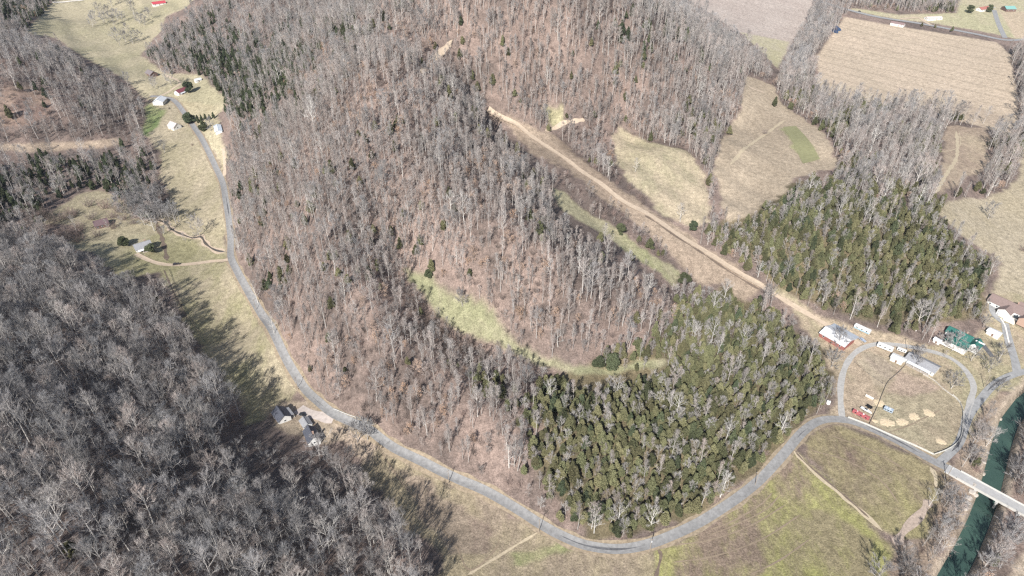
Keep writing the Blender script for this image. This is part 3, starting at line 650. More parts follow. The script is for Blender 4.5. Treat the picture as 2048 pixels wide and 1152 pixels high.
def leafy(seed):
    T, C = bare_tree(seed, 10, 3.0, .22, 10, 5, 3, .5, .1, .036); rg = np.random.default_rng(seed)
    V = np.array(C.v)
    for k in range(420): C.leaf(V[rg.integers(len(V))] + rg.normal(0, .35, 3), .30, 2, rg)
    return T, C
for i in range(3): add_var('tan', *leafy(700 + i), [M_BARKD, M_TWIG, M_BEECH], 9)

# ------------------------------------------------------------------ where the woods stand
L_BRIDGE = px_line([(1893,937),(1950,968),(2010,1001),(2058,1027),(2120,1060)])
ALLROADS = [(L_BRIDGE, 6), (L_MAIN, 5.2), (L_LOOP, 4.5), (L_SIDE, 5), (L_HOUSE, 5), (L_TRACK, 4.5), (L_FARROAD, 7), (px_line([(462,519),(430,522),(400,526),(352,530),(322,528),(296,520),(272,508)]), 4), (px_line([(668,836),(640,832),(612,826),(596,818)]), 6), (px_line([(1525,573),(1580,607),(1640,642),(1690,668),(1720,690)]), 3.5),
            (px_line([(905,80),(880,108),(860,130),(845,150)]), 3)]
CLEAR = []      # (x, y, radius) round buildings
def clear_at(px, py, r): c = G(px, py); CLEAR.append((c.x, c.y, r))
for px, py, r in [(563,830,9),(622,866,9),(611,843,8),(284,488,12),(200,441,9),(318,200,14),(346,246,12),(435,254,15),(362,178,14),(300,141,13),(395,158,8),(1676,668,16),(1725,662,9),(1770,697,9),(1796,712,9),(1845,722,15),(1930,672,14),(1990,663,7),(1877,678,5),(2032,608,25),(1793,44,16),(1866,34,18),(1966,16,18),(2017,15,14),(315,4,12)]: clear_at(px, py, r)

def zone(px, py):
    """kind of wood at a pixel: 0 mixed hardwood hill, 1 big left wood, 2 cedar, 3 dark mixed, 4 brush, 5 young grey woods, 6 hardwood with cedar, 7 tall far hardwoods"""
    z = np.zeros(px.shape, int)
    def s(k, poly): z[in_poly(px, py, poly)] = k
    s(5, [(-400,40),(70,60),(260,190),(300,260),(330,380),(420,470),(300,560),(-400,560)])
    s(3, [(-400,300),(60,310),(230,300),(300,330),(330,420),(240,430),(150,392),(60,440),(-400,470)])
    s(1, [(-900,500),(60,500),(185,522),(258,582),(350,660),(458,798),(535,890),(590,945),(650,962),(700,960),(780,1045),(975,1440),(-900,1440)])
    s(3, [(270,110),(450,40),(600,80),(560,170),(470,215),(430,210),(390,150)])
    s(5, [(560,-80),(700,-80),(660,40),(560,110),(480,90),(420,30),(400,-80)])
    s(10, [(430,140),(560,130),(600,200),(520,250),(440,230),(390,190)])
    s(10, [(-300,-80),(125,-80),(70,40),(-300,50)])
    s(7, [(850,-80),(1340,-80),(1500,70),(1550,140),(1480,190),(1300,120),(1100,80),(900,60),(780,40)])
    s(5, [(466,300),(520,420),(520,560),(600,640),(700,820),(760,890),(660,830),(560,700),(470,520),(452,400)])
    s(4, [(780,560),(806,560),(850,610),(880,636),(960,690),(1060,730),(1120,742),(1210,760),(1180,800),(1100,800),(1000,770),(900,716),(820,660)])
    s(11, [(-200,172),(60,168),(118,190),(118,226),(60,258),(-200,258)])
    s(4, [(1130,340),(1250,430),(1330,500),(1400,570),(1470,600),(1420,610),(1330,570),(1240,460),(1120,370)])
    s(4, [(1100,230),(1230,260),(1310,410),(1400,470),(1340,450),(1230,350),(1140,290)])
    s(6, [(1260,250),(1440,230),(1450,300),(1400,330),(1300,280)])
    s(6, [(1520,150),(1640,160),(1760,190),(2040,250),(2040,330),(1980,390),(1880,410),(1700,390),(1650,270),(1560,200)])
    s(2, [(1440,445),(1550,402),(1600,360),(1690,372),(1780,410),(1880,420),(1990,520),(1986,570),(1962,640),(1860,660),(1760,650),(1640,610),(1560,578),(1440,510)])
    s(6, [(1590,630),(1690,660),(1900,690),(1962,650),(1880,640),(1700,640)])
    s(2, [(1090,752),(1200,770),(1290,700),(1370,610),(1440,572),(1510,606),(1600,645),(1652,700),(1668,770),(1640,832),(1560,905),(1480,975),(1390,1035),(1290,1078),(1180,1080),(1110,1030),(1075,950),(1040,860)])
    s(6, [(940,750),(1090,752),(1040,860),(1075,950),(1100,1030),(1010,960),(960,860)])
    s(8, [(1900,960),(1960,880),(2000,790),(2300,740),(2300,1005),(2048,1082),(1992,1160),(1960,1300),(1780,1300),(1800,1160),(1860,1130)])
    s(9, [(1570,60),(1640,10),(1660,40),(1640,110),(1620,170),(1550,150)])
    s(7, [(500,212),(560,150),(640,82),(760,0),(860,-20),(850,16),(720,66),(620,136),(540,216)])
    s(10, [(640,84),(724,36),(734,48),(660,100),(560,178),(545,166)])
    s(6, [(1640,-80),(1920,-80),(1900,24),(1800,30),(1690,10)])
    s(7, [(2010,90),(2300,60),(2300,300),(2050,260)])
    return z
#              spacing,{kind: weight}, size spread
ZONES = {0: (3.95, {'poplar': 42, 'sapling': 36, 'tan': 10, 'cedar': 3.2, 'oak': 4, 'sycamore': 1.2, 'brush': 22}),
         1: (5.6, {'oak': 66, 'poplar': 7, 'sycamore': 3, 'sapling': 18, 'brush': 5, 'cedar': .6}),
         2: (3.65, {'cedar': 70, 'pine': 6, 'sycamore': 1.3, 'palesap': 16, 'sapling': 7, 'poplar': 4}),
         3: (5.0, {'pine': 66, 'oak': 20, 'sapling': 18, 'brush': 12, 'poplar': 8, 'sycamore': 1.5}),
         10: (5.0, {'pine': 78, 'oak': 6, 'sapling': 12, 'poplar': 4}),
         11: (7.5, {'brush': 90, 'sapling': 6, 'cedar': 3}),
         4: (3.4, {'brush': 78, 'sapling': 20, 'cedar': 2}),
         5: (4.8, {'sapling': 40, 'oak': 20, 'poplar': 14, 'brush': 22, 'pine': 3, 'sycamore': 1}),
         6: (4.8, {'poplar': 36, 'cedar': 20, 'sapling': 22, 'oak': 10, 'sycamore': 4, 'brush': 10}),
         7: (5.0, {'poplar': 72, 'oak': 14, 'sapling': 8, 'pine': 4, 'sycamore': 2}),
         8: (3.9, {'brush': 50, 'sapling': 20, 'spread': 12, 'clump': 12, 'tan': 2}),
         9: (6.6, {'oak': 50, 'sapling': 44, 'sycamore': 6})}
NO_TREES = [[(1560,880),(1640,846),(1760,860),(1910,945),(1870,1062),(1800,1110),(1790,1300),(1250,1300),(1250,1098),(1420,1047),(1520,964)],
            [(1640,846),(1676,770),(1664,704),(1640,645),(1760,680),(1880,704),(1905,650),(1966,648),(1985,590),(2300,560),(2300,740),(2060,775),(1990,800),(1950,850),(1930,930),(1900,945),(1760,868)],
            [(285,205),(345,198),(450,350),(470,520),(610,780),(560,800),(440,740),(318,545),(330,520),(322,300)],
            [(440,880),(540,785),(640,790),(740,865),(735,900),(715,960),(670,1005),(600,1010),(540,1000),(470,960)],
            [(740,880),(1080,1056),(1250,1105),(1250,1300),(870,1300),(884,1110),(735,960)], [(1920,-40),(2300,-40),(2300,90),(2020,90),(1690,37),(1700,20),(1915,28)]]
FIELD_POLYS = [f[1] for f in FIELDS if f[0] not in NOT_BARE]
COVER = FIELD_POLYS + [[(1050,694),(1200,718),(1250,730),(1236,760),(1170,762),(1100,742)], [(540,785),(640,785),(650,890),(590,890),(536,850)], [(262,470),(320,470),(330,540),(262,530)]]
TR = []   # rows: x, y, z, kind, variant, scale, rot, zone
kinds = list(VAR)
for zk, (sp, wts) in ZONES.items():
    gx, gy = np.meshgrid(np.arange(-1000, 1000, sp), np.arange(118, 1480, sp))
    gx = (gx + RNG.uniform(-.48, .48, gx.shape) * sp).ravel(); gy = (gy + RNG.uniform(-.48, .48, gy.shape) * sp).ravel()
    px, py, f = project(gx, gy, np.zeros(len(gx)))
    k = (px > -420) & (px < 2480) & (py > -260) & (py < 1500); gx, gy = gx[k], gy[k]
    gz = ground_z(gx, gy); px, py, f = project(gx, gy, gz)
    k = (px > -330) & (px < 2350) & (py > -70) & (py < 1400) & (zone(px + RNG.normal(0, 0 if zk == 1 else 27, len(px)), py + RNG.normal(0, 0 if zk == 1 else 18, len(px))) == zk)
    gx, gy, gz, px, py = gx[k], gy[k], gz[k], px[k], py[k]
    if not len(gx): continue
    wx, wy = wander(gx, gy); ex, ey, _ = project(gx + wx * .6, gy + wy * .6, gz)
    bad = np.zeros(len(gx), bool)
    for p in FIELD_POLYS: bad |= in_poly(ex, ey, p)
    for p in NO_TREES: bad |= in_poly(px, py, p)
    for ln, r in ALLROADS: bad |= seg_dist(gx, gy, ln[::3]) < r
    for cx, cy_, r in CLEAR: bad |= np.hypot(gx - cx, gy - cy_) < r
    bad |= (gx > 60) & (gy < 480) & (seg_dist(gx, gy, RIVW) < 7.6)
    # the open ground the photograph shows stays in the clear: no trunk stands where its crown would hide it
    hh = np.array([VAR[n_][0][3] for n_ in wts]) ; hm = float(sorted(np.repeat(hh, (np.array(list(wts.values())) * 4).astype(int)))[int(sum(int(w_ * 4) for w_ in wts.values()) * .72)])
    for q in (.3, .62, .95):
        tx, ty, _ = project(gx, gy, gz + hm * q); tx = tx + wx * .8; ty = ty + wy * .8
        for p in COVER: bad |= in_poly(tx, ty, p) & (RNG.uniform(0, 1, len(gx)) < .94)
        for cx, cy_, r in CLEAR:
            hx, hy, hf = project(np.array([cx]), np.array([cy_]), ground_z(np.array([cx]), np.array([cy_])))
            bad |= np.hypot(tx - hx, (ty - hy) * 1.3) < r * .8 * FPX / hf
        for ln, r in ((L_MAIN, 2.6), (L_TRACK, 3), (L_BRIDGE, 4)):
            lx, ly, lf = project(ln[::3, 0], ln[::3, 1], ground_z(ln[::3, 0], ln[::3, 1]))
            bad |= seg_dist(tx, ty, np.stack([lx, ly], 1)) < r * FPX / 480
    # gaps and thickets
    dens = .5 + .5 * np.sin(gx * .045 + 2 * np.sin(gy * .03)) * np.sin(gy * .05 + 1.5 * np.sin(gx * .035))
    bad |= RNG.uniform(0, 1, len(gx)) > {1: .97, 2: .95, 8: .85}.get(zk, .72 + .3 * dens)
    k = ~bad; gx, gy, gz, px, py = gx[k], gy[k], gz[k], px[k], py[k]
    names = list(wts); w = np.array([wts[n] for n in names], float)
    # species come in patches
    patch = .5 + .5 * np.sin(gx * .031 + 1.8 * np.sin(gy * .021 + 1)) * np.cos(gy * .037 + 1.4 * np.sin(gx * .027))
    W = np.tile(w, (len(gx), 1))
    for j, n in enumerate(names):
        if n in ('tan', 'brush'): W[:, j] *= .25 + 1.9 * (patch > .62)
        if n in ('cedar', 'pine') and zk not in (2, 3, 10): W[:, j] *= .15 + 2.6 * (patch < .38)
    W /= W.sum(1, keepdims=True); u = RNG.uniform(0, 1, len(gx))[:, None]
    ki = (W.cumsum(1) < u).sum(1).clip(0, len(names) - 1)
    for i in range(len(gx)):
        n = names[ki[i]]; v = RNG.integers(len(VAR[n]))
        sc = RNG.uniform(.64, 1.14) * (.82 if zk in (3, 5, 10) else .86 if zk == 0 else .9 if zk == 2 else 1) * (RNG.uniform(.6, 1) if zk == 4 else 1)
        TR.append((gx[i], gy[i], gz[i], kinds.index(n), v, sc, RNG.uniform(0, 6.28), zk, px[i], py[i]))
TR = np.array(TR)
print('trees', len(TR))
BARE = [kinds.index(k) for k in ('oak', 'poplar', 'sycamore', 'sapling', 'tan', 'palesap', 'spread', 'clump')]
CED = [kinds.index(k) for k in ('cedar', 'pine')]
infr = (TR[:, 8] > 6) & (TR[:, 8] < 2042) & (TR[:, 9] > 20) & (TR[:, 9] < 1150)
dist = np.sqrt(TR[:, 0] ** 2 + TR[:, 1] ** 2 + (CAM_H - TR[:, 2]) ** 2)
hgt = np.array([VAR[kinds[int(k)]][0][3] for k in TR[:, 3]]) * TR[:, 5]
show = hgt / dist
single = np.zeros(len(TR), bool)
for zn, ks, cnt in ((1, BARE, 180), (2, CED, 290)):
    c = np.where(infr & np.isin(TR[:, 3], ks) & (TR[:, 7] == zn) & (TR[:, 9] > 700))[0]
    # the nearest part of the wood, as a block
    c = c[np.argsort(-TR[c, 9])][:cnt]; single[c] = True
def stand(name, kind, v, x, y, z, sc, rz, label, cat, group=None, parts=('trunk', 'crown')):
    T, C, Wm, H = VAR[kind][v]
    o = empty(name, (x, y, z), rz); o.scale = (sc, sc, sc * (1.03 + .15 * math.sin(x * 3.1 + y))); tag(o, label, cat, group)
    if T is not None: link('trunk', T, o)
    link('crown', C, o); return o
for i in np.where(single)[0]:
    r = TR[i]; k = kinds[int(r[3])]
    if r[7] == 1: stand('bare_tree', k, int(r[4]), r[0], r[1], r[2], r[5], r[6], 'leafless grey tree in the nearest rows of the big wood at lower left', 'tree', 'leafless trees in the near part of the lower left wood')
    else: stand('cedar_tree', k, int(r[4]), r[0], r[1], r[2], r[5], r[6], 'olive green cedar in the front of the wood above the lowest road bend', 'tree', 'cedars at the front of the wood inside the road bend')

def scatter_object(name, sel, label, cat):
    """a far wood that reads as one mass: one object, its trees set on points"""
    P = TR[sel]
    if not len(P): return
    me = bpy.data.meshes.new(name); me.from_pydata(P[:, :3].tolist(), [], [])
    codes = []; 
    ids = P[:, 3].astype(int) * 10 + P[:, 4].astype(int); uniq = sorted(set(ids)); lut = {u: i for i, u in enumerate(uniq)}
    a = me.attributes.new('pick', 'INT', 'POINT'); a.data.foreach_set('value', np.array([lut[i] for i in ids], np.int32))
    sv = np.stack([P[:, 5] * (.94 + .12 * np.sin(P[:, 6] * 17)), P[:, 5], P[:, 5] * (1.03 + .17 * np.sin(P[:, 6] * 41))], 1)
    a = me.attributes.new('size', 'FLOAT_VECTOR', 'POINT'); a.data.foreach_set('vector', sv.astype(np.float32).ravel())
    a = me.attributes.new('turn', 'FLOAT', 'POINT'); a.data.foreach_set('value', P[:, 6].astype(np.float32))
    o = link(name, me)
    ng = bpy.data.node_groups.new(name, 'GeometryNodeTree')
    ng.interface.new_socket('Geometry', in_out='INPUT', socket_type='NodeSocketGeometry'); ng.interface.new_socket('Geometry', in_out='OUTPUT', socket_type='NodeSocketGeometry')
    N, L = ng.nodes, ng.links; gi = N.new('NodeGroupInput'); go = N.new('NodeGroupOutput')
    def na(n, t):
        x = N.new('GeometryNodeInputNamedAttribute'); x.data_type = t; x.inputs['Name'].default_value = n; return x.outputs['Attribute']
    pick, size, turn = na('pick', 'INT'), na('size', 'FLOAT_VECTOR'), na('turn', 'FLOAT')
    rot = N.new('ShaderNodeCombineXYZ'); L.new(turn, rot.inputs[2])
    jn = N.new('GeometryNodeJoinGeometry')
    for u in uniq:
        k, v = kinds[u // 10], u % 10
        oi = N.new('GeometryNodeObjectInfo'); oi.inputs['Object'].default_value = SRC[(k, v)]; oi.inputs['As Instance'].default_value = True
        cm = N.new('FunctionNodeCompare'); cm.data_type = 'INT'; cm.operation = 'EQUAL'; cm.inputs[3].default_value = lut[u]
        L.new(pick, cm.inputs[2])
        ip = N.new('GeometryNodeInstanceOnPoints'); L.new(gi.outputs[0], ip.inputs['Points']); L.new(cm.outputs[0], ip.inputs['Selection'])
        L.new(oi.outputs['Geometry'], ip.inputs['Instance']); L.new(rot.outputs[0], ip.inputs['Rotation']); L.new(size, ip.inputs['Scale'])
        L.new(ip.outputs[0], jn.inputs[0])
    L.new(jn.outputs[0], go.inputs[0])
    md = o.modifiers.new('trees', 'NODES'); md.node_group = ng
    tag(o, label, cat, kind='stuff')
SRC = {(k, v): bpy.data.objects.new(k, VAR[k][v][2]) for k in VAR for v in range(len(VAR[k]))}
rest = ~single
for nm, zs, lab, cat in (('hardwood_forest', (0,), 'leafless pinkish grey forest covering the central hill', 'forest'),
                    ('hillside_forest', (1,), 'rest of the big leafless grey wood on the lower left hillside', 'forest'),
                    ('cedar_forest', (2,), 'rest of the olive green cedar woods on the front toe and the right knob', 'forest'),
                    ('mixed_forest', (3, 10), 'dark mixed evergreen and bare woods of the upper left', 'forest'),
                    ('thicket', (4, 11), 'low dark brushy thickets of the hollow, side valley and hill clearing', 'brush'),
                    ('young_forest', (5,), 'young grey bare woods on the left hills', 'forest'),
                    ('mixed_woods', (6,), 'bare hardwoods with scattered cedars on the right', 'forest'),
                    ('ridge_forest', (7,), 'tall grey hardwoods along the far ridge and right edge', 'forest'),
                    ('river_thicket', (8,), 'tangled bare brush and saplings along the river banks', 'brush'),
                    ('creek_woods', (9,), 'bare trees of the creek belt beside the stubble field', 'forest')):
    scatter_object(nm, rest & np.isin(TR[:, 7], zs), lab, cat)
# ------------------------------------------------------------------ buildings
WALLS = {}
def paint(name, col, rough=.7, noise=.10, nscale=1.2, spec=.3):
    if name not in WALLS: WALLS[name] = mat(name, col, rough, noise=noise, nscale=nscale, spec=spec)
    return WALLS[name]
M_WHITEP = paint('white_siding', (.74,.73,.70), .7, .18); M_GREYSH = paint('grey_shingles', (.30,.30,.31), .85, .25); M_DARKSH = paint('dark_shingles', (.085,.09,.11), .7, .3)
M_TIN = paint('pale_tin', (.66,.68,.70), .5, .12, .6); M_GLASS = paint('window_glass', (.03,.04,.05), .1, .0, 1, .5); M_BROWNR = paint('brown_shingles', (.25,.185,.165), .8, .2)
M_REDW = paint('red_boards', (.31,.12,.10), .85, .3); M_GREENR = paint('green_tin', (.035,.145,.12), .6, .2); M_DOOR = paint('door_paint', (.22,.14,.10)); M_TRIMW = paint('white_trim', (.82,.81,.78))
M_BRICK = paint('tan_brick', (.45,.31,.24), .85, .2, 3); M_DECK = paint('grey_deck', (.45,.40,.35)); M_BLACK = paint('black_paint', (.02,.02,.022), .5); M_WOOD = paint('weathered_wood', (.26,.20,.15), .9, .25)
M_ORANGE = paint('rusty_red', (.40,.16,.13)); M_MAROON = paint('maroon_tin', (.20,.06,.075), .7, .2); M_TEAL = paint('teal_tin', (.22,.42,.38), .5)
M_BARNW = paint('brown_boards', (.17,.11,.095), .9, .3); M_BARNR = paint('rusty_roof', (.15,.10,.105), .8, .3)

def frame_on(a, b, zr):
    """ridge end pixels at height zr above the ground -> base centre, heading of the ridge, length"""
    g = G((a[0] + b[0]) / 2, (a[1] + b[1]) / 2)
    for _ in range(3):
        A = at_z(a[0], a[1], g.z + zr); B = at_z(b[0], b[1], g.z + zr); M = (A + B) / 2
        g = Vector((M[0], M[1], float(ground_z(M[0], M[1]))))
    return g, math.atan2(B[1] - A[1], B[0] - A[0]), float(np.hypot(B[0] - A[0], B[1] - A[1]))
def panel(parent, name, c, sx, sz, axis, m, out=.05, label=None):
    """a thin framed panel on a wall: axis 0 = wall facing x, 1 = wall facing y"""
    mb = MB(); mb.box(c, (out * 2, sx, sz) if axis == 0 else (sx, out * 2, sz)); o = mb.build(name, m, parent)
    if label: o['label'] = label
    return o
def gable(name, label, cat, a, b, W, hw, hr, wall, roof, wins=3, door=True, chimney=False, porch=None, over=.45, L=None, gable_win=True, group=None, sink=1.2):
    """house along its ridge (local x): walls with gables, roof with eaves, framed windows, a door"""
    g, rz, L0 = frame_on(a, b, hr); L = L or L0
    zs = [float(ground_z(g.x + u * L / 2 * math.cos(rz) - v * W / 2 * math.sin(rz), g.y + u * L / 2 * math.sin(rz) + v * W / 2 * math.cos(rz))) for u in (-1, 1) for v in (-1, 1)]
    g.z = (max(zs) + min(zs)) / 2; sink = max(.6, max(zs) - min(zs))
    o = empty(name, g, rz); tag(o, label, cat, group)
    mb = MB(); x, y = L / 2, W / 2
    prof = [(-x, -y), (x, -y), (x, y), (-x, y)]
    vs = [(p[0], p[1], -sink) for p in prof] + [(p[0], p[1], hw) for p in prof] + [(-x, 0, hr - .05), (x, 0, hr - .05)]
    mb.add(vs, [(0, 1, 5, 4), (1, 2, 6, 9, 5), (2, 3, 7, 6), (3, 0, 4, 8, 7), (4, 5, 9, 8), (6, 7, 8, 9)])
    mb.build('wall', wall, o)
    sl = (hr - hw) / y; mb = MB(); t = .16
    for s in (-1, 1):
        e = y + over; ze = hw - sl * over
        q = [(-x - over, 0, hr), (x + over, 0, hr), (x + over, s * e, ze), (-x - over, s * e, ze)]
        lo = q; hi = [(p[0], p[1], p[2] + t) for p in q]
        f = [(0, 1, 2, 3), (7, 6, 5, 4), (0, 4, 5, 1), (1, 5, 6, 2), (2, 6, 7, 3), (3, 7, 4, 0)]
        mb.add(lo + hi, f)
    mb.box((0, 0, hr + t + .04), (L + over * 2, .4, .1))
    r = mb.build('roof', roof, o)
    if chimney:
        c = MB(); c.box((L * .22, W * .12, hr + .35), (.8, .8, 1.7)); c.box((L * .22, W * .12, hr + 1.26), (1.0, 1.0, .14)); c.build('chimney', M_BRICK, r)
    for s in (-1, 1):
        for k in range(wins):
            u = -x + L * (k + .5) / wins
            if door and s == -1 and k == wins // 2: continue
            w = panel(o, 'window', (u, s * (y + .03), hw * .55), 1.25, 1.35, 1, M_TRIMW); panel(w, 'pane', (u, s * (y + .09), hw * .55), 1.0, 1.1, 1, M_GLASS, .03)
        if gable_win:
            w = panel(o, 'window', (s * (x + .03), 0, hw * .62), 1.2, 1.3, 0, M_TRIMW); panel(w, 'pane', (s * (x + .09), 0, hw * .62), .95, 1.05, 0, M_GLASS, .03)
    if door:
        u = -x + L * (wins // 2 + .5) / max(wins, 1)
        d = panel(o, 'door', (u, -(y + .04), 1.02), 1.05, 2.05, 1, M_DOOR); panel(d, 'handle', (u + .38, -(y + .12), 1.0), .1, .1, 1, M_TIN, .03)
    if porch:
        s, dp, pm = porch; p = MB(); zp = hw - sl * over - .1
        vs = [(-x * .8, s * (y + .02), zp), (x * .8, s * (y + .02), zp), (x * .8, s * (y + dp), zp - .5), (-x * .8, s * (y + dp), zp - .5)]
        p.add(vs + [(v[0], v[1], v[2] - .14) for v in vs], [(0, 1, 2, 3), (7, 6, 5, 4), (0, 4, 5, 1), (1, 5, 6, 2), (2, 6, 7, 3), (3, 7, 4, 0)])
        po = p.build('porch_roof', pm, o); q = MB(); q.box((0, s * (y + dp / 2 + .05), .15), (L * .8, dp, .3)); q.build('porch_floor', M_DECK, o)
        for k in range(4):
            c = MB(); c.box((-x * .76 + L * .76 * k / 3, s * (y + dp - .15), (zp - .5) / 2 + .1), (.16, .16, zp - .6)); c.build('post', M_TRIMW, po)
    return o, L
H1, _l = gable('house', 'white gabled house with dark roof standing farther left of the two by the road bend', 'house', (553,812), (568,832), 7.5, 3.4, 6.2, M_WHITEP, M_DARKSH, 3, True, False, (1, 2.4, M_GREYSH), L=9.5)
H2, _l = gable('house', 'white gabled house with steep dark roof at the edge of the lower left wood', 'house', (616,851), (626,874), 6.6, 3.8, 6.8, M_WHITEP, M_DARKSH, 3, True, True, L=10)
gable('garage', 'low grey roofed garage attached in line above the dark roofed house by the wood', 'garage', (606,834), (615,848), 5, 2.4, 3.8, M_WHITEP, M_GREYSH, 2, False, L=6.5, gable_win=False)
gable('house', 'white house with grey roof and porch between dark round evergreens', 'house', (273,488), (293,482), 8, 3.2, 6.0, M_WHITEP, M_GREYSH, 3, True, True, (-1, 2.5, M_WHITEP), L=12)
def barn_doors(o, L, W, h, m=M_WOOD):
    for s in (-1, 1):
        d = panel(o, 'door', (L / 2 + .04, s * .9, h / 2), 1.7, h, 0, m)
B, _l = gable('barn', 'long brown boarded barn with rusty purple roof in the upper left clearing', 'barn', (186,443), (213,436), 9, 3, 5.6, M_BARNW, M_BARNR, 3, False, gable_win=False); barn_doors(B, _l, 9, 2.6)
B, _l = gable('barn', 'white roofed barn at the top end of the left lane', 'barn', (313,200), (322,191), 11, 3.6, 6.4, M_WHITEP, M_TIN, 2, False, L=13, gable_win=False); barn_doors(B, _l, 11, 3)
gable('house', 'white house with pale pink roof left of the upper lane', 'house', (340,242), (353,247), 9, 3.2, 6.4, M_WHITEP, paint('pinkish_roof', (.52,.46,.44), .8, .2), 3, True, False, L=11)
gable('mobile_home', 'pale bluish mobile home at the hill foot beside evergreen shrubs', 'mobile home', (433,246), (437,262), 6.5, 2.6, 3.6, M_WHITEP, paint('bluish_tin', (.62,.67,.72), .5, .1), 4, True, L=17, gable_win=False)
gable('house', 'small house with maroon roof and white end wall in the upper left valley', 'house', (351,180), (372,172), 8, 2.8, 5.2, M_WHITEP, M_MAROON, 3, True, False, (-1, 2.5, M_TIN), L=15)
gable('house', 'dark brown house at the edge of the upper left woods', 'house', (294,139), (308,145), 9, 3, 5.6, M_BARNW, paint('dull_roof', (.22,.19,.19), .85, .25), 3, True, L=13)
gable('shed', 'tiny white shed beside the dark evergreens of the upper left valley', 'shed', (391,158), (399,156), 5, 2.6, 3.8, M_WHITEP, M_TIN, 1, True, L=7, gable_win=False)
gable('house', 'far house with bright red roof at the top edge above the upper left field', 'house', (309,4), (324,2), 10, 3, 5.5, M_WHITEP, paint('red_tin', (.48,.07,.09), .6), 3, True, L=20)
gable('shed', 'long roadside shed with brown roof and white wall beyond the stubble field', 'shed', (1786,42), (1808,46), 8, 3.6, 5.4, M_WHITEP, paint('brown_tin', (.26,.18,.17), .7), 4, True, L=20)
gable('house', 'far low house with pink white roof across the road from the stubble field', 'house', (1855,33), (1881,32), 9, 2.8, 4.6, M_WHITEP, paint('pink_roof', (.62,.50,.47), .8), 4, True, L=26)
gable('house', 'far farmhouse with pinkish red roof near the top right corner', 'house', (1957,15), (1978,12), 10, 3.4, 6, M_WHITEP, M_ORANGE, 4, True, L=20)
B, _l = gable('barn', 'teal roofed barn in the top right corner', 'barn', (2012,12), (2027,12), 15, 4, 7, M_BARNW, M_TEAL, 2, False, L=16, gable_win=False); barn_doors(B, _l, 15, 3)
# red barn with the lean-to
RB, _l = gable('barn', 'red barn with wide weathered white roof beside the loop drive', 'barn', (1656,656), (1697,679), 12.5, 2.7, 4.9, M_REDW, paint('weathered_tin', (.60,.60,.60), .6, .22, .5), 3, True, L=18, gable_win=False); barn_doors(RB, _l, 11, 2.8, M_REDW)
mb = MB(); vs = [(-9, 6.3, 3.1), (9.5, 6.3, 3.1), (9.5, 11, 2.5), (-9, 11, 2.5)]
mb.add(vs + [(v[0], v[1], v[2] - .15) for v in vs], [(0, 1, 2, 3), (7, 6, 5, 4), (0, 4, 5, 1), (1, 5, 6, 2), (2, 6, 7, 3), (3, 7, 4, 0)])
lt = mb.build('lean_to_roof', paint('grey_tin', (.40,.43,.47), .6, .12), RB)
for k in range(5): q = MB(); q.box((-8.6 + k * 4.4, 10.8, .9), (.18, .18, 3.2)); q.build('post', M_WOOD, lt)
# long white house by the loop
gable('mobile_home', 'long white home with grey roof under the dark tree on the loop drive', 'mobile home', (1828,710), (1868,730), 9, 3, 4.9, M_WHITEP, M_GREYSH, 5, True, False, (-1, 2.4, M_TIN), L=18)
gable('shed', 'plain white shed between the camper and the long white home', 'shed', (1789,710), (1805,717), 5.2, 2.7, 3.4, M_WHITEP, paint('white_tin', (.74,.74,.72), .5, .15), 1, True, L=7, gable_win=False)
gable('shed', 'small white shed under bare trees left of the green roofed house', 'shed', (1874,676), (1880,679), 3.4, 2.3, 3.1, M_WHITEP, M_TIN, 1, True, L=4, gable_win=False)
gable('shed', 'white roofed shed between the green roofed house and the pale drive', 'shed', (1984,659), (1997,665), 5.4, 2.5, 3.3, M_WHITEP, paint('white_tin', (.8, .8, .8)), 1, True, L=7.5, gable_win=False)
# green roofed house: two wings
GH, _l = gable('house', 'green roofed white house with a second wing and white terrace', 'house', (1908,657), (1938,671), 7.5, 3.2, 5.4, M_WHITEP, M_GREENR, 4, True, True, L=15)
def wing(o, cx, cy_, L, W, hw, hr, wall, roof, along=0, nm='wing_wall', nr='wing_roof'):
    x, y = L / 2, W / 2
    def T(p): return (cx + p[0], cy_ + p[1], p[2]) if along == 0 else (cx - p[1], cy_ + p[0], p[2])
    vs = [(-x, -y, -1.5), (x, -y, -1.5), (x, y, -1.5), (-x, y, -1.5), (-x, -y, hw), (x, -y, hw), (x, y, hw), (-x, y, hw), (-x, 0, hr - .05), (x, 0, hr - .05)]
    mb = MB(); mb.add([T(v) for v in vs], [(0, 1, 5, 4), (1, 2, 6, 9, 5), (2, 3, 7, 6), (3, 0, 4, 8, 7), (4, 5, 9, 8), (6, 7, 8, 9)]); w = mb.build(nm, wall, o)
    mb = MB(); ov = .4; sl = (hr - hw) / y
    for s in (-1, 1):
        q = [T((-x - ov, 0, hr)), T((x + ov, 0, hr)), T((x + ov, s * (y + ov), hw - sl * ov)), T((-x - ov, s * (y + ov), hw - sl * ov))]
        mb.add(q + [(p[0], p[1], p[2] + .16) for p in q], [(0, 1, 2, 3), (7, 6, 5, 4), (0, 4, 5, 1), (1, 5, 6, 2), (2, 6, 7, 3), (3, 7, 4, 0)])
    mb.build(nr, roof, o); return w
wing(GH, 2.5, -9, 13, 8, 3, 5.2, M_WHITEP, M_GREENR); wing(GH, 11, -2.5, 8, 6, 3, 5.6, M_WHITEP, M_GREENR, 1)
mb = MB(); mb.box((1, -14.2, .35), (15, 2.6, .7)); mb.build('terrace', paint('white_stone', (.74,.70,.64), .85, .3, 2), GH)
mb = MB(); mb.box((12.5, -2, 5.2), (5.5, 1.0, .5)); mb.build('gable_trim', M_TRIMW, GH)
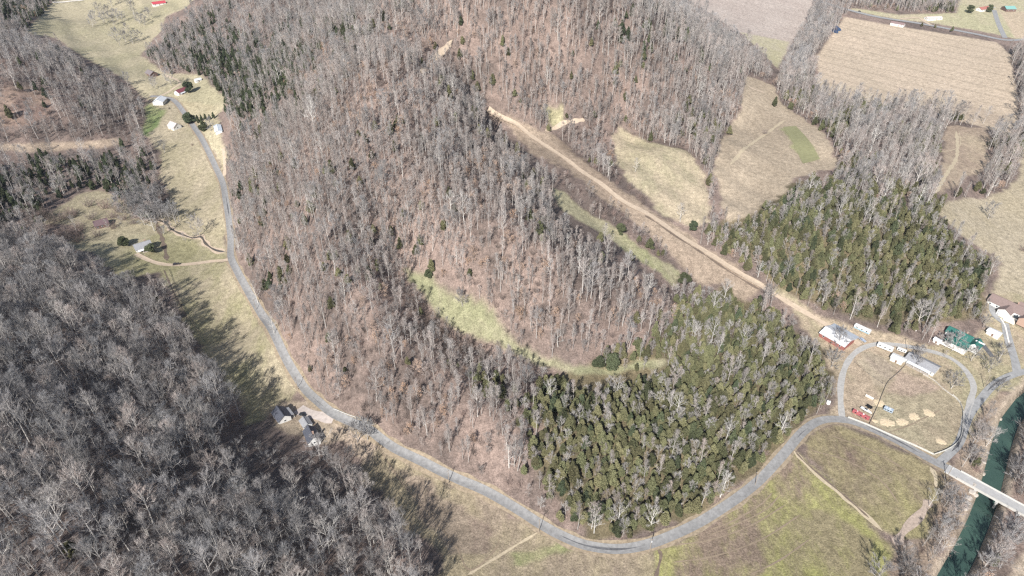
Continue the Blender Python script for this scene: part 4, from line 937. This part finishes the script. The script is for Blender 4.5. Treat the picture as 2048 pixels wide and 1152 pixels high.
# big brown roofed house
BH, _l = gable('house', 'large tan brick house with brown roofs and a white garage apron at the right edge', 'house', (2000,594), (2040,612), 11, 3.6, 6.6, M_WHITEP, M_BROWNR, 5, True, True, L=22)
wing(BH, 12, 5, 14, 10, 3.6, 6.8, M_BRICK, M_BROWNR); wing(BH, 14.5, -5.5, 9, 7, 3.4, 6.0, M_BRICK, M_BROWNR, 1); wing(BH, 2, -7, 7, 8, 3.3, 5.6, M_WHITEP, M_BROWNR, 1)
mb = MB(); mb.box((2, -11.15, 1.4), (5.6, .14, 2.5)); mb.build('garage_door', M_TRIMW, BH)
mb = MB(); mb.box((9.2, -7, 1.5), (4, .16, 2.2)); mb.build('window', M_GLASS, BH)
q = [G(*p) for p in ((2004,627), (2006,640), (2028,650), (2034,634))]
mb = MB(); mb.add([(p.x, p.y, p.z + .18) for p in q] + [(p.x, p.y, p.z - .4) for p in q], [(0, 1, 2, 3), (7, 6, 5, 4), (0, 4, 5, 1), (1, 5, 6, 2), (2, 6, 7, 3), (3, 7, 4, 0)])
tag(mb.build('garage_apron', M_CONCW), 'bright white concrete apron before the brown roofed house', 'pavement', kind='structure')

# ------------------------------------------------------------------ vehicles and farm things
def pose(a, b=None, px=None, rz=None):
    A = G(*a); B = G(*b); M = (A + B) / 2; return Vector((M.x, M.y, float(ground_z(M.x, M.y)))), math.atan2(B.y - A.y, B.x - A.x)
M_TYRE = mat('tyre', (.025,.025,.025), .9); M_HUB = mat('hub', (.5,.5,.5), .4, metal=.6)
def wheel(parent, x, y, r=.34, w=.22):
    mb = MB(); mb.tube([(x, y - w / 2, r), (x, y + w / 2, r)], [r, r], 14); o = mb.build('wheel', M_TYRE, parent)
    h = MB(); h.tube([(x, y - w / 2 - .02, r), (x, y + w / 2 + .02, r)], [r * .55, r * .55], 10); h.build('hub', M_HUB, o); return o
def car(label, a, b, col, L=4.7, suv=True, cat='car'):
    c, rz = pose(a, b); o = empty('parked_car', c + Vector((0, 0, .15)), rz); tag(o, label, cat)
    m = paint('car_paint_%02d' % int(col[0] * 99), col, .3, 0, 1, .5); x = L / 2; t = 1.62 if suv else 1.42; b1 = .95
    mb = MB(); mb.prism([(-x, .35), (x, .35), (x, .72), (x - .15, .9), (x * .42, b1), (-x + .1, b1 + .02), (-x, .8)], -.9, .9)
    mb.prism([(x * .42, b1), (x * .1, t), (-x * .62, t), (-x + .15, b1 + .02)], -.78, .78); mb.build('body', m, o)
    g = MB(); g.prism([(x * .36, b1 + .06), (x * .09, t - .1), (-x * .58, t - .1), (-x + .32, b1 + .06)], -.80, .80); g.build('window', M_GLASS, o)
    for s in (-1, 1):
        h = MB(); h.box((x - .02, s * .62, .68), (.1, .36, .16)); h.build('headlight', M_TRIMW, o)
        for u in (-x * .62, x * .62): wheel(o, u, s * .82)
    return o
car('dark car driving along the pale dirt drive at left', (347,530), (358,529), (.05,.04,.045))
car('dark car parked on the gravel between the two dark roofed houses', (600,830), (612,832), (.03,.03,.035))
car('dark car on the far road beyond the stubble field', (1715,23), (1723,24), (.04,.04,.045))
car('bluish grey car parked by the corner of the red barn', (1721,679), (1728,684), (.35,.40,.48), suv=False)
car('pale car parked near the farmhouse in the top right corner', (1985,17), (1991,16), (.6,.6,.6), suv=False)
def camper(label, a, b, L, W, h, col, stripe, name='camper', cat='camper', deck=.6):
    c, rz = pose(a, b); o = empty(name, c + Vector((0, 0, .1)), rz); tag(o, label, cat)
    x, y = L / 2, W / 2; r = .35
    prof = [(-y, deck), (y, deck), (y, h - r), (y - r * .3, h - r * .3), (y - r, h), (-y + r, h), (-y + r * .3, h - r * .3), (-y, h - r)]
    mb = MB(); n = len(prof); vs = [(-x, p[0], p[1]) for p in prof] + [(x, p[0], p[1]) for p in prof]
    mb.add(vs, [tuple(range(n))[::-1], tuple(range(n, 2 * n))] + [(i, (i + 1) % n, (i + 1) % n + n, i + n) for i in range(n)]); body = mb.build('body', col, o)
    if stripe:
        q = MB(); q.box((0, -y - .02, deck + .55), (L * .96, .05, .5)); q.build('side_stripe', stripe, o)
    for k in range(3):
        panel(o, 'window', (-x + L * (k + .6) / 3.2, -y - .03, h * .66), 1.1, .7, 1, M_GLASS, .04)
    q = MB(); q.box((L * .12, 0, h + .12), (.9, .8, .24)); q.build('roof_vent', M_TRIMW, body); q = MB(); q.box((-L * .25, 0, h + .08), (.6, .6, .16)); q.build('roof_vent', M_TRIMW, body)
    for s in (-1, 1):
        for u in (-.5, .5): wheel(o, u * 1.0 - .2, s * (y - .15), .38)
    d = MB(); d.tube([(x, 0, deck), (x + 1.2, 0, deck - .05)], [.08, .06], 6); d.build('hitch', M_BLACK, o)
    return o
camper('white camper trailer parked at the inner edge of the loop drive', (1757,693), (1781,703), 9.5, 2.7, 3.3, M_WHITEP, None)
camper('white camper with blue lower side beside the red barn lean-to', (1713,656), (1734,668), 10.5, 2.9, 3.3, M_WHITEP, paint('blue_paint', (.08,.30,.42), .5))
camper('small white utility trailer behind the long white home', (1795,700), (1810,706), 5.5, 2.1, 2.2, M_WHITEP, None, 'utility_trailer', 'trailer')
camper('long red stock trailer beside the paddock fence near the lane', (1706,825), (1736,840), 9.6, 2.1, 2.5, paint('red_paint', (.40,.11,.115), .7, .25), None, 'stock_trailer', 'trailer')
camper('grey blue livestock shelter box standing in the brown paddock', (1769,819), (1783,825), 5.0, 2.5, 2.3, paint('grey_blue_tin', (.36,.42,.48), .5, .15), None, 'stock_trailer', 'trailer', .4)
# boat on a trailer
c, rz = pose((1722,818), (1740,828)); o = empty('boat', c, rz); tag(o, 'white boat on a trailer beside the red stock trailer', 'boat')
mb = MB(); st = [(-3.2, 1.0), (-1, 1.15), (1.2, 1.05), (2.6, .6), (3.5, .06)]
vs = []
for x, w in st: vs += [(x, -w, 1.5), (x, -w * .6, .75), (x, w * .6, .75), (x, w, 1.5)]
fs = [(i * 4 + j, i * 4 + j + 1, i * 4 + j + 5, i * 4 + j + 4) for i in range(4) for j in range(3)] + [(0, 3, 2, 1)] + [(i * 4 + 3, i * 4, i * 4 + 4, i * 4 + 7) for i in range(4)]
mb.add(vs, fs); mb.build('hull', M_WHITEP, o); q = MB(); q.box((-.2, 0, 1.75), (2.2, 1.5, .5)); q.build('cabin', M_TRIMW, o); q = MB(); q.box((-.2, 0, 2.03), (1.6, 1.2, .08)); q.build('windscreen', M_GLASS, o)
q = MB(); q.box((-.3, 0, .5), (5.6, .9, .14)); q.tube([(2.5, 0, .5), (4.4, 0, .45)], [.07, .06], 6); q.build('trailer_frame', M_BLACK, o)
for s in (-1, 1): wheel(o, -.9, s * .85, .3)
# black flat trailer
c, rz = pose((1734,813), (1741,817)); o = empty('flat_trailer', c, rz); tag(o, 'small black box trailer behind the white boat', 'trailer')
q = MB(); q.box((0, 0, .65), (3.4, 2, .12)); q.build('bed', M_BLACK, o)
for s in (-1, 1):
    q = MB(); q.box((0, s * .97, 1.05), (3.4, .07, .7)); q.build('side_panel', M_BLACK, o); wheel(o, 0, s * 1.15, .34)
q = MB(); q.tube([(1.7, 0, .6), (3, 0, .5)], [.07, .05], 6); q.build('hitch', M_BLACK, o)
# feed trough
c, rz = pose((1732,793), (1744,799)); o = empty('feed_trough', c, rz); tag(o, 'long cream feed trough in the grass above the trailers', 'trough')
q = MB(); q.prism([(-.7, .25), (.7, .25), (1.0, 1.0), (.85, 1.0), (.6, .4), (-.6, .4), (-.85, 1.0), (-1.0, 1.0)], -2.4, 2.4)
q.v = [(v[1], v[0], v[2]) for v in q.v]; q.f = [f[::-1] for f in q.f]; q.build('tray', paint('cream_paint', (.74,.68,.58)), o)
for u in (-1.8, 1.8): q = MB(); q.box((u, 0, .12), (.2, 1.5, .3)); q.build('leg', M_WOOD, o)
# small white tank by the cedar edge
c = G(1656, 807); o = empty('water_tank', c, .3); tag(o, 'white upright water tank where the cedar wood meets the loop drive', 'tank')
q = MB(); q.tube([(0, 0, -.1), (0, 0, 1.9), (0, 0, 2.2), (0, 0, 2.5)], [1.2, 1.2, .95, .3], 18); q.build('drum', M_WHITEP, o); q = MB(); q.tube([(0, 0, 2.48), (0, 0, 2.7)], [.28, .28], 10); q.build('cap', M_BLACK, o)
# hay spread on the paddock
M_HAY = mat('straw', (.62,.50,.34), .95, noise=.25, nscale=2.0)
for px, py, r, lab in [(1758,806,6.2,'pale hay spread on the paddock right of the grey box, nearest the wooden fence'), (1774,845,7.2,'largest pale hay patch, lowest left in the paddock'), (1804,844,6.2,'round pale hay patch low in the middle of the paddock'), (1828,833,6.0,'pale hay patch right of middle in the paddock'), (1858,826,6.2,'pale hay patch farthest right in the paddock'), (1882,883,5,'faint pale hay patch near the paddock corner by the junction'), (1750,842,3,'smallest pale hay patch beside the wire fence in the paddock')]:
    c = G(px, py); n = 40; th = np.linspace(0, 2 * np.pi, n, endpoint=False); V = []; 
    for k, (q, h) in enumerate([(1, .02), (.75, .16), (.4, .22), (.0, .26)]):
        rr = r * .56 * q * (1 + (.10 * np.sin(th * 2 + px) + .07 * np.sin(th * 3 + py) + .06 * np.sin(th * 7 + px) + .05 * np.sin(th * 13) + .10 * np.sin(th * 19 + 3 * np.sin(th * 5 + py))) * (q > .5)); X = c.x + rr * np.cos(th) * .95; Y = c.y + rr * np.sin(th) * .85
        V += np.stack([X, Y, ground_z(X, Y) + h + .05 * np.sin(th * 7 + k)], 1).tolist()
    F = [(k * n + i, k * n + (i + 1) % n, (k + 1) * n + (i + 1) % n, (k + 1) * n + i) for k in range(3) for i in range(n)]
    mm = bpy.data.meshes.new('hay_pile'); mm.from_pydata(V, [], F); mm.materials.append(M_HAY); mm.update(); tag(link('hay_pile', mm), lab, 'hay', 'hay patches spread on the paddock')
# cattle: one skinned body each
M_COW = mat('black_hide', (.02,.018,.017), .8)
def cow(px, py, rz, label):
    pts = [((-.9, 0, 1.05), .33), ((-.3, 0, 1.0), .40), ((.4, 0, 1.02), .40), ((.9, 0, 1.15), .27), ((1.25, 0, 1.0), .19), ((1.6, 0, .75), .12),
           ((-.85, .24, .95), .18), ((-.9, .25, .45), .09), ((-.88, .25, 0), .08), ((-.85, -.24, .95), .18), ((-.9, -.25, .45), .09), ((-.88, -.25, 0), .08),
           ((.6, .24, .9), .15), ((.6, .25, .45), .08), ((.6, .25, 0), .075), ((.6, -.24, .9), .15), ((.6, -.25, .45), .08), ((.6, -.25, 0), .075), ((-1.2, 0, .9), .05), ((-1.25, 0, .45), .04), ((1.2, .22, 1.05), .04), ((1.2, -.22, 1.05), .04)]
    ed = [(0, 1), (1, 2), (2, 3), (3, 4), (4, 5), (0, 6), (6, 7), (7, 8), (0, 9), (9, 10), (10, 11), (2, 12), (12, 13), (13, 14), (2, 15), (15, 16), (16, 17), (0, 18), (18, 19), (4, 20), (4, 21)]
    mm = bpy.data.meshes.new('cow'); mm.from_pydata([p for p, r in pts], ed, []); mm.materials.append(M_COW)
    o = link('cow', mm, None, G(px, py)); o.rotation_euler = (0, 0, rz)
    mod = o.modifiers.new('skin', 'SKIN')
    for i, (p, r) in enumerate(pts): mm.skin_vertices[0].data[i].radius = (r, r)
    mm.skin_vertices[0].data[1].use_root = True
    s = o.modifiers.new('sub', 'SUBSURF'); s.levels = s.render_levels = 1
    tag(o, label, 'cow')
cow(335, 591, .4, 'black cow in the wood shadow, upper of two by the fence row'); cow(364, 612, 2.2, 'black cow in the wood shadow, lower of two by the fence row'); cow(339, 218, 1.2, 'black cow on the green patch between barn and pinkish house')

# ------------------------------------------------------------------ fences, guard rails, poles
def fence(name, label, pts, step, m, rails, ph, cat='fence', w=.14):
    ln = px_line(pts, step); z = ground_z(ln[:, 0], ln[:, 1]); o = empty(name, (ln[0][0], ln[0][1], z[0])); tag(o, label, cat)
    P = [Vector((ln[i][0] - ln[0][0], ln[i][1] - ln[0][1], z[i] - z[0])) for i in range(len(ln))]
    for p in P[:100]:
        q = MB(); q.tube([p + Vector((0, 0, -.3)), p + Vector((0, 0, ph))], [w, w * .9], 6); q.build('post', m, o)
    q = MB()
    for h, t in rails:
        for a, b in zip(P[:-1], P[1:]):
            d = (b - a); n = Vector((-d.y, d.x, 0)).normalized() * .05; u = Vector((0, 0, t / 2))
            A, B_ = a + Vector((0, 0, h)), b + Vector((0, 0, h))
            q.add([A - n - u, A + n - u, A + n + u, A - n + u, B_ - n - u, B_ + n - u, B_ + n + u, B_ - n + u], [(0, 1, 5, 4), (1, 2, 6, 5), (2, 3, 7, 6), (3, 0, 4, 7), (0, 3, 2, 1), (4, 5, 6, 7)])
    q.build('rail', m, o); return o
M_FENW = paint('white_fence', (.62,.60,.54))
M_WIREP = paint('grey_fence', (.27,.23,.19), .9)
fence('fence', 'white board fence along the lane below the paddock', [(1696,836),(1730,849),(1780,871),(1830,893),(1866,910)], 3.2, M_FENW, [(.4,.28),(.8,.28),(1.2,.28)], 1.4)
fence('fence', 'white board fence curving up the side road round the paddock corner', [(1868,910),(1890,902),(1910,890),(1921,874),(1924,850),(1925,826),(1919,806),(1905,792)], 3.2, M_FENW, [(.4,.28),(.8,.28),(1.2,.28)], 1.4)
fence('fence', 'pale stone coloured fence along the upper right edge of the paddock', [(1904,792),(1885,778),(1868,762),(1846,750)], 3, paint('stone_fence', (.52,.48,.42), .9), [(.35,.35),(.8,.35)], 1.1, w=.2)
fence('fence', 'dark wire fence crossing between garden and paddock', [(1812,730),(1798,745),(1776,765),(1766,785),(1754,815),(1738,850)], 3, M_WIREP, [(.4,.12),(.8,.12),(1.15,.12)], 1.3)
fence('fence', 'low grey fence in front of the long white home', [(1783,712),(1800,722),(1825,733),(1852,747)], 3, paint('pale_fence', (.5,.48,.44), .9), [(.4,.2),(.9,.2)], 1.1)
fence('fence', 'dotted garden fence of short dark posts', [(1710,726),(1728,742),(1748,756),(1765,768)], 3, M_WIREP, [(.7,.06)], 1.1, w=.22)
fence('fence', 'dark wire fence across the lower left meadow', [(337,540),(352,580),(372,625),(400,668)], 5, M_WIREP, [(.5,.1),(1.0,.1)], 1.3)
fence('guard_rail', 'pale guard rail on the hill side of the road curve', [(668,819),(690,828),(712,836),(745,850)], 2.6, paint('rail_metal', (.68,.68,.66), .5), [(.65,.4)], .8, 'guard rail')
fence('guard_rail', 'pale guard rail on the wood side of the road curve', [(672,841),(690,845),(705,852),(722,861)], 2.6, paint('rail_metal', (.68,.68,.66), .5), [(.65,.4)], .8, 'guard rail')
fence('fence', 'short bleached post fence at the cedar edge by the loop drive', [(1641,818),(1645,806),(1648,795)], 2.5, paint('stone_fence', (.52,.48,.42)), [(.5,.15),(1.0,.15)], 1.3)
M_POLE = mat('pole_wood', (.33,.28,.23), .9, noise=.3, nscale=1.5)
for px, py, rz, lab in [(898,966,.6,'wooden utility pole beside the lane above the brown meadow'), (1078,1064,.7,'wooden utility pole at the lane near the pale rut'), (1299,1103,.2,'pale wooden utility pole at the lowest road bend'), (1510,970,-.3,'wooden utility pole beside the lane along the big meadow'), (1892,957,.5,'wooden utility pole at the bridge approach'), (1968,835 - 60,.4,'wooden utility pole beside the side road above the river'), (596,779,.9,'wooden utility pole at the lower tip of the left meadow'), (513,622,.8,'wooden utility pole on the hill side of the left lane'), (1966,739,.2,'leaning wooden pole between the black drive and the side road'), (1813,701,.2,'utility pole behind the dark tree on the loop drive')]:
    o = empty('utility_pole', G(px, py), rz); tag(o, lab, 'pole', 'utility poles along the lanes')
    q = MB(); q.tube([(0, 0, -.5), (0, 0, 5), (0, 0, 10.5)], [.19, .16, .12], 8); q.build('pole', M_POLE, o)
    q = MB(); q.box((0, .16, 9.7), (2.4, .12, .14)); q.build('crossarm', M_POLE, o)
    for u in (-1.05, 0, 1.05): q = MB(); q.tube([(u, .16, 9.77), (u, .16, 10.0)], [.05, .07], 6); q.build('insulator', M_TIN, o)
    if px in (1299, 1892): q = MB(); q.tube([(0, -.38, 8.2), (0, -.38, 9.1)], [.25, .25], 10); q.build('transformer', M_TIN, o)

# ------------------------------------------------------------------ bridge
A = G(1893, 937); B = Vector(at_z(2058, 1026, A.z + .5)); d = (B - A); Lb = d.length; rz = math.atan2(d.y, d.x)
o = empty('bridge', A + Vector((0, 0, .1)), rz); tag(o, 'concrete road bridge crossing the green river at lower right', 'bridge')
ext = 26
q = MB(); q.box((Lb / 2 + ext / 2, 0, -.15), (Lb + ext, 7.0, .8)); q.build('deck', M_CONC, o)
q = MB(); q.box((Lb / 2 + ext / 2, 0, .27), (Lb + ext, 5.6, .05)); q.build('road_surface', mat('bridge_asphalt', (.42,.41,.395), .9, noise=.15, nscale=.5), o)
for s in (-1, 1):
    q = MB(); q.box((Lb / 2 + ext / 2 + 3, s * 3.3, .6), (Lb + ext - 6, .22, .7)); q.build('parapet', mat('pale_concrete', (.50,.485,.45), .85, noise=.15, nscale=1.0) if s < 0 else M_CONC, o)
for u in (.40, .66, .92):
    q = MB(); q.box((Lb * u, 0, -.95), (1.3, 8.4, .8)); pc = q.build('pier_cap', M_CONC, o)
    for s in (-1, 1): q = MB(); q.tube([(Lb * u, s * 2.9, -8), (Lb * u, s * 2.9, -1.3)], [.55, .55], 12); q.build('column', M_CONC, pc)
# pale rocks on the near bank by the bridge
M_ROCK = mat('pale_rock', (.46,.41,.35), .9, noise=.25, nscale=1.0)
k = 0
for px, py, r in [(1948,972,2.2),(1944,984,1.8),(1950,990,1.5),(1938,996,1.6),(1930,1018,1.4),(1966,948,1.2),(1968,925,1.1),(1975,905,1.0),(1978,880,1.2),(1935,1006,1.3),(1984,862,1.0),(2000,838,1.2)]:
    bm = bmesh.new(); bmesh.ops.create_icosphere(bm, subdivisions=2, radius=r)
    for v in bm.verts: v.co *= 1 + .22 * math.sin(v.co.x * 2.1 + px) * math.cos(v.co.y * 1.7 + py); v.co.z *= .5
    mm = bpy.data.meshes.new('rock'); bm.to_mesh(mm); bm.free(); mm.materials.append(M_ROCK)
    tag(link('rock', mm, None, G(px, py) + Vector((0, 0, .1))), 'pale boulder on the near river bank around the bridge', 'rock', 'pale boulders on the river bank')

# ------------------------------------------------------------------ trees that stand alone
def lone(kind, v, px, py, sc, label, rz=0.0, cat='tree', name=None):
    c = G(px, py); stand(name or {'cedar': 'cedar_tree', 'pine': 'evergreen_tree', 'brush': 'shrub', 'round': 'evergreen_tree'}.get(kind, 'bare_tree'), kind, v, c.x, c.y, c.z, sc, rz, label, cat)
for a in [('round', 0, 381, 247, 1.35, 'largest round evergreen beside the upper lane'), ('pine', 1, 397, 246, .65, 'small evergreen, first of the row leading to the bluish mobile home'), ('pine', 0, 404, 243, .6, 'small evergreen, second of the row leading to the bluish mobile home'),
          ('pine', 2, 412, 241, .6, 'small evergreen, third of the row leading to the bluish mobile home'), ('pine', 0, 420, 239, .6, 'small evergreen, fourth of the row leading to the bluish mobile home'), ('pine', 1, 428, 237, .6, 'small evergreen, last of the row by the hill foot'),
          ('round', 0, 408, 262, 1.0, 'wide dark evergreen left of the bluish mobile home'), ('clump', 1, 422, 262, 0.91, 'small bare tree touching the bluish mobile home'), ('round', 2, 379, 185, 1.2, 'dark evergreen right of the maroon roofed house'),
          ('round', 0, 249, 492, 0.95, 'round green evergreen left of the white house with porch'), ('round', 2, 303, 507, 0.85, 'very dark round evergreen in front of the white house with porch'),
          ('clump', 2, 256, 172, 1.02, 'single bare tree on the upper left field'), ('clump', 1, 343, 172, 1.4, 'spreading bare tree left of the maroon roofed house'), ('clump', 0, 311, 178, 1.07, 'bare tree in the field above the white roofed barn'), ('brush', 0, 385, 291, .6, 'small dark shrub beside the upper lane field corner'),
          ('clump', 3, 330, 305, 0.99, 'bare tree at the top of the lane field'), ('sycamore', 0, 309, 462, 1.0, 'tall pale tree leaning by the creek'), ('clump', 2, 352, 448, 1.32, 'wide grey bare tree where the creek enters the lane field'), ('clump', 1, 399, 474, 1.24, 'bare tree on the creek bank casting a long shadow'), ('sapling', 1, 372, 487, .8, 'thin bare tree on the creek bend'), ('clump', 0, 290, 450, 1.24, 'bare tree on the creek bank behind the pale sycamore'), ('clump', 0, 323, 430, 1.15, 'bare tree at the upper edge of the lane field'), ('sapling', 2, 245, 455, .9, 'thin bare tree beside the brown barn shadow'), ('sapling', 3, 218, 462, .9, 'thin bare tree in front of the brown barn'),
          ('round', 2, 1196, 737, 0.9, 'dark rounded evergreen, left one at the lower end of the hollow'), ('round', 0, 1222, 738, 1.1, 'larger dark rounded evergreen at the lower end of the hollow'), ('clump', 3, 925, 612, 0.91, 'grey bushy tree alone in the green hollow'), ('round', 0, 857, 556, 0.6, 'small dark evergreen on the upper edge of the hollow'), ('round', 1, 1240, 468, 0.9, 'dark evergreen on the strip between the valley thickets'), ('round', 2, 1368, 570, 1.0, 'dark evergreen at the lower end of the narrow strip field'),
          ('round', 1, 1385, 462, 0.75, 'round evergreen above the dirt track'), ('sycamore', 1, 1360, 444, .75, 'slender bare tree in the pasture above the dirt track'), ('sycamore', 2, 1270, 344, .55, 'pale bare tree in the upper pasture'), ('brush', 3, 1530, 268, .95, 'dark shrub alone in the right pasture'), ('clump', 1, 1976, 438, 1.02, 'grey tree alone on the east pasture'), ('brush', 2, 2046, 502, 1.2, 'dark shrub at the right edge of the east pasture'),
          ('clump', 1, 1828, 731, 0.91, 'dark bare tree between white shed and long white home'), ('clump', 0, 1836, 716, 0.82, 'dark bare tree behind the long white home'), ('clump', 2, 1902, 777, 1.02, 'wide bare tree inside the loop drive at the paddock edge'), ('clump', 3, 1942, 722, 0.91, 'bare tree below the green roofed house'), ('clump', 0, 1998, 718, 0.99, 'grey bare tree left of the pale house drive'), ('clump', 2, 1977, 744, 0.82, 'small bare tree between black drive and side road'), ('clump', 1, 1890, 695, 1.02, 'tall dark bare tree by the small white shed'), ('clump', 3, 1903, 702, 1.02, 'bare tree in front of the green roofed house'), ('clump', 3, 1996, 784, 0.82, 'bare tree between the side road and the river'), ('clump', 2, 1965, 655, 0.74, 'purplish bare tree behind the green roofed house'), ('sapling', 0, 1888, 714, .6, 'small twiggy tree where the loop drive bends'),
          ('clump', 2, 1676, 692, 1.02, 'bare tree in front of the white barn roof'), ('clump', 2, 1662, 735, 0.99, 'bare tree left of the loop drive bend'), ('sycamore', 3, 1858, 1012, .6, 'pale multi limbed tree by the lower right ditch'), ('clump', 1, 1750, 1162, 1.15, 'dark bare tree at the bottom edge of the big meadow'), ('sycamore', 1, 1440, 994, .85, 'white limbed tree at the cedar edge beside the lane'), ('sycamore', 0, 1188, 1066, .85, 'white limbed tree at the front of the cedar wood, left of the bend'), ('sycamore', 2, 1232, 1056, .85, 'white limbed tree at the front of the cedar wood, middle of the bend'), ('sycamore', 3, 1300, 1062, .85, 'white limbed tree at the front of the cedar wood, right of the bend'),
          ('sycamore', 1, 516, 606, .85, 'white barked tree on the hill side of the left lane'), ('sycamore', 3, 549, 668, .8, 'second white barked tree leaning toward the left lane'), ('sycamore', 2, 632, 268, 1.25, 'tall bare white tree standing out on the hill above the left lane'), ('clump', 3, 684, 968, 1.4, 'beige spreading tree at the field edge below the dark roofed houses'), ('clump', 0, 735, 880, 1.15, 'bare tree casting shadows across the lane'), ('clump', 2, 715, 885, 1.15, 'bare tree beside the guard rail by the wood'), ('clump', 1, 640, 920, 1.32, 'bare tree right of the white gable end'),
          ('round', 0, 1977, 24, 1.1, 'dark evergreen before the far farmhouse'), ('round', 1, 1938, 26, 1.3, 'large evergreen left of the far farmhouse'), ('cedar', 1, 1903, 64, 1.0, 'dark cedar on the verge of the far road'), ('cedar', 2, 1869, 56, .7, 'small cedar on the verge of the far road'), ('cedar', 3, 1843, 53, .6, 'smaller cedar on the verge of the far road'), ('cedar', 3, 1548, 213, .9, 'cedar at the top corner of the right pasture')]:
    lone(*a[:6], rz=(a[2] * 7 + a[3]) % 6.28)
for i, (px, py, sc) in enumerate([(130,437,1.0),(150,432,.9),(185,438,1.1),(160,464,1.0),(118,472,1.1),(90,467,1.2),(72,482,1.1),(228,457,.8),(247,440,1.0),(210,417,1.1),(178,412,1.0),(240,424,1.2),(266,448,.9),(132,484,1.0),(104,452,.9),(196,472,.8),(225,436,1.1)]):
    c = G(px, py); stand('shrub', 'brush', i % 4, c.x, c.y, c.z, sc * 1.7, i * 1.7, 'low grey-brown shrub in the grassy clearing around the brown barn', 'shrub', 'shrubs in the left clearing')
for i, (px, py, sc) in enumerate([(268,436,.9),(281,428,1.0),(300,440,.8),(306,424,1.0),(316,414,.9),(312,448,.7),(262,412,.9),(288,408,1.0),(340,462,.6),(328,470,.55)]):
    c = G(px, py); stand('bare_tree', 'clump', i % 4, c.x, c.y, c.z, sc * 1.1, i * 1.3, 'grey bare tree in the loose grove along the creek above the white house with porch', 'tree', 'bare trees of the creek grove')
for i, (px, py, sc) in enumerate([(478,905,.8),(500,930,.9),(520,905,.7),(540,935,.85),(560,905,.6),(575,940,.8),(600,930,.7),(622,945,.85),(655,925,.8),(490,960,.9),(530,975,.9),(585,980,.9),(640,975,.85),(672,985,.9),(465,925,.8),(700,925,.8)]):
    c = G(px, py); stand('bare_tree', 'palesap' if i % 3 else 'spread', i % 3, c.x, c.y, c.z, sc, i * 1.9, 'smaller bare tree on the slope just below the two dark roofed houses', 'tree', 'small bare trees below the dark roofed houses')
for i, (px, py, sc) in enumerate([(190,42,1.1),(200,30,1.2),(210,48,1.2),(218,36,1.1),(228,50,1.2),(236,40,1.1),(246,44,1.0),(186,54,1.0),(268,30,1.3),(280,48,1.2),(290,52,1.0),(240,92,1.3),(252,84,1.2),(266,88,1.1),(280,82,1.1),(255,64,.9),(225,14,1.1),(240,6,1.1),(300,40,1.1)]):
    c = G(px, py); stand('bare_tree', 'clump', i % 4, c.x, c.y, c.z, sc * 1.15, i * 1.9, 'grey bare tree in the loose clumps on the upper left field', 'tree', 'bare trees scattered on the upper left field')
rg_ = np.random.default_rng(77); n_ = 0
while n_ < 26:
    px, py = rg_.uniform(222, 345), rg_.uniform(388, 456)
    if not in_poly(np.array([px]), np.array([py]), [(226,392),(318,388),(346,440),(330,458),(292,448),(234,428)])[0] or abs(px - 205) < 24: continue
    c = G(px, py); n_ += 1; stand('bare_tree', 'clump', n_ % 4, c.x, c.y, c.z, rg_.uniform(.75, 1.15), n_ * 1.3, 'grey bare tree in the loose grove along the creek above the white house with porch', 'tree', 'bare trees of the creek grove')
for n_ in range(20):
    px, py = rg_.uniform(50, 175), rg_.uniform(425, 492)
    c = G(px, py); stand('shrub', 'brush', n_ % 4, c.x, c.y, c.z, rg_.uniform(1.2, 2.0), n_ * 1.7, 'low grey-brown shrub in the grassy clearing around the brown barn', 'shrub', 'shrubs in the left clearing')

# ------------------------------------------------------------------ the air
mh = bpy.data.materials.new('haze'); mh.use_nodes = True; hn = mh.node_tree.nodes; hn.remove(hn['Principled BSDF'])
pv = hn.new('ShaderNodeVolumePrincipled'); pv.inputs['Color'].default_value = (.80,.88,1.0,1); pv.inputs['Density'].default_value = .00003; pv.inputs['Anisotropy'].default_value = 0.0
mh.node_tree.links.new(pv.outputs[0], hn['Material Output'].inputs['Volume'])
q = MB(); q.box((0, 4000, 147), (20000, 18000, 312)); tag(q.build('haze', mh), 'thin pale winter haze over the valley', 'haze', kind='stuff')
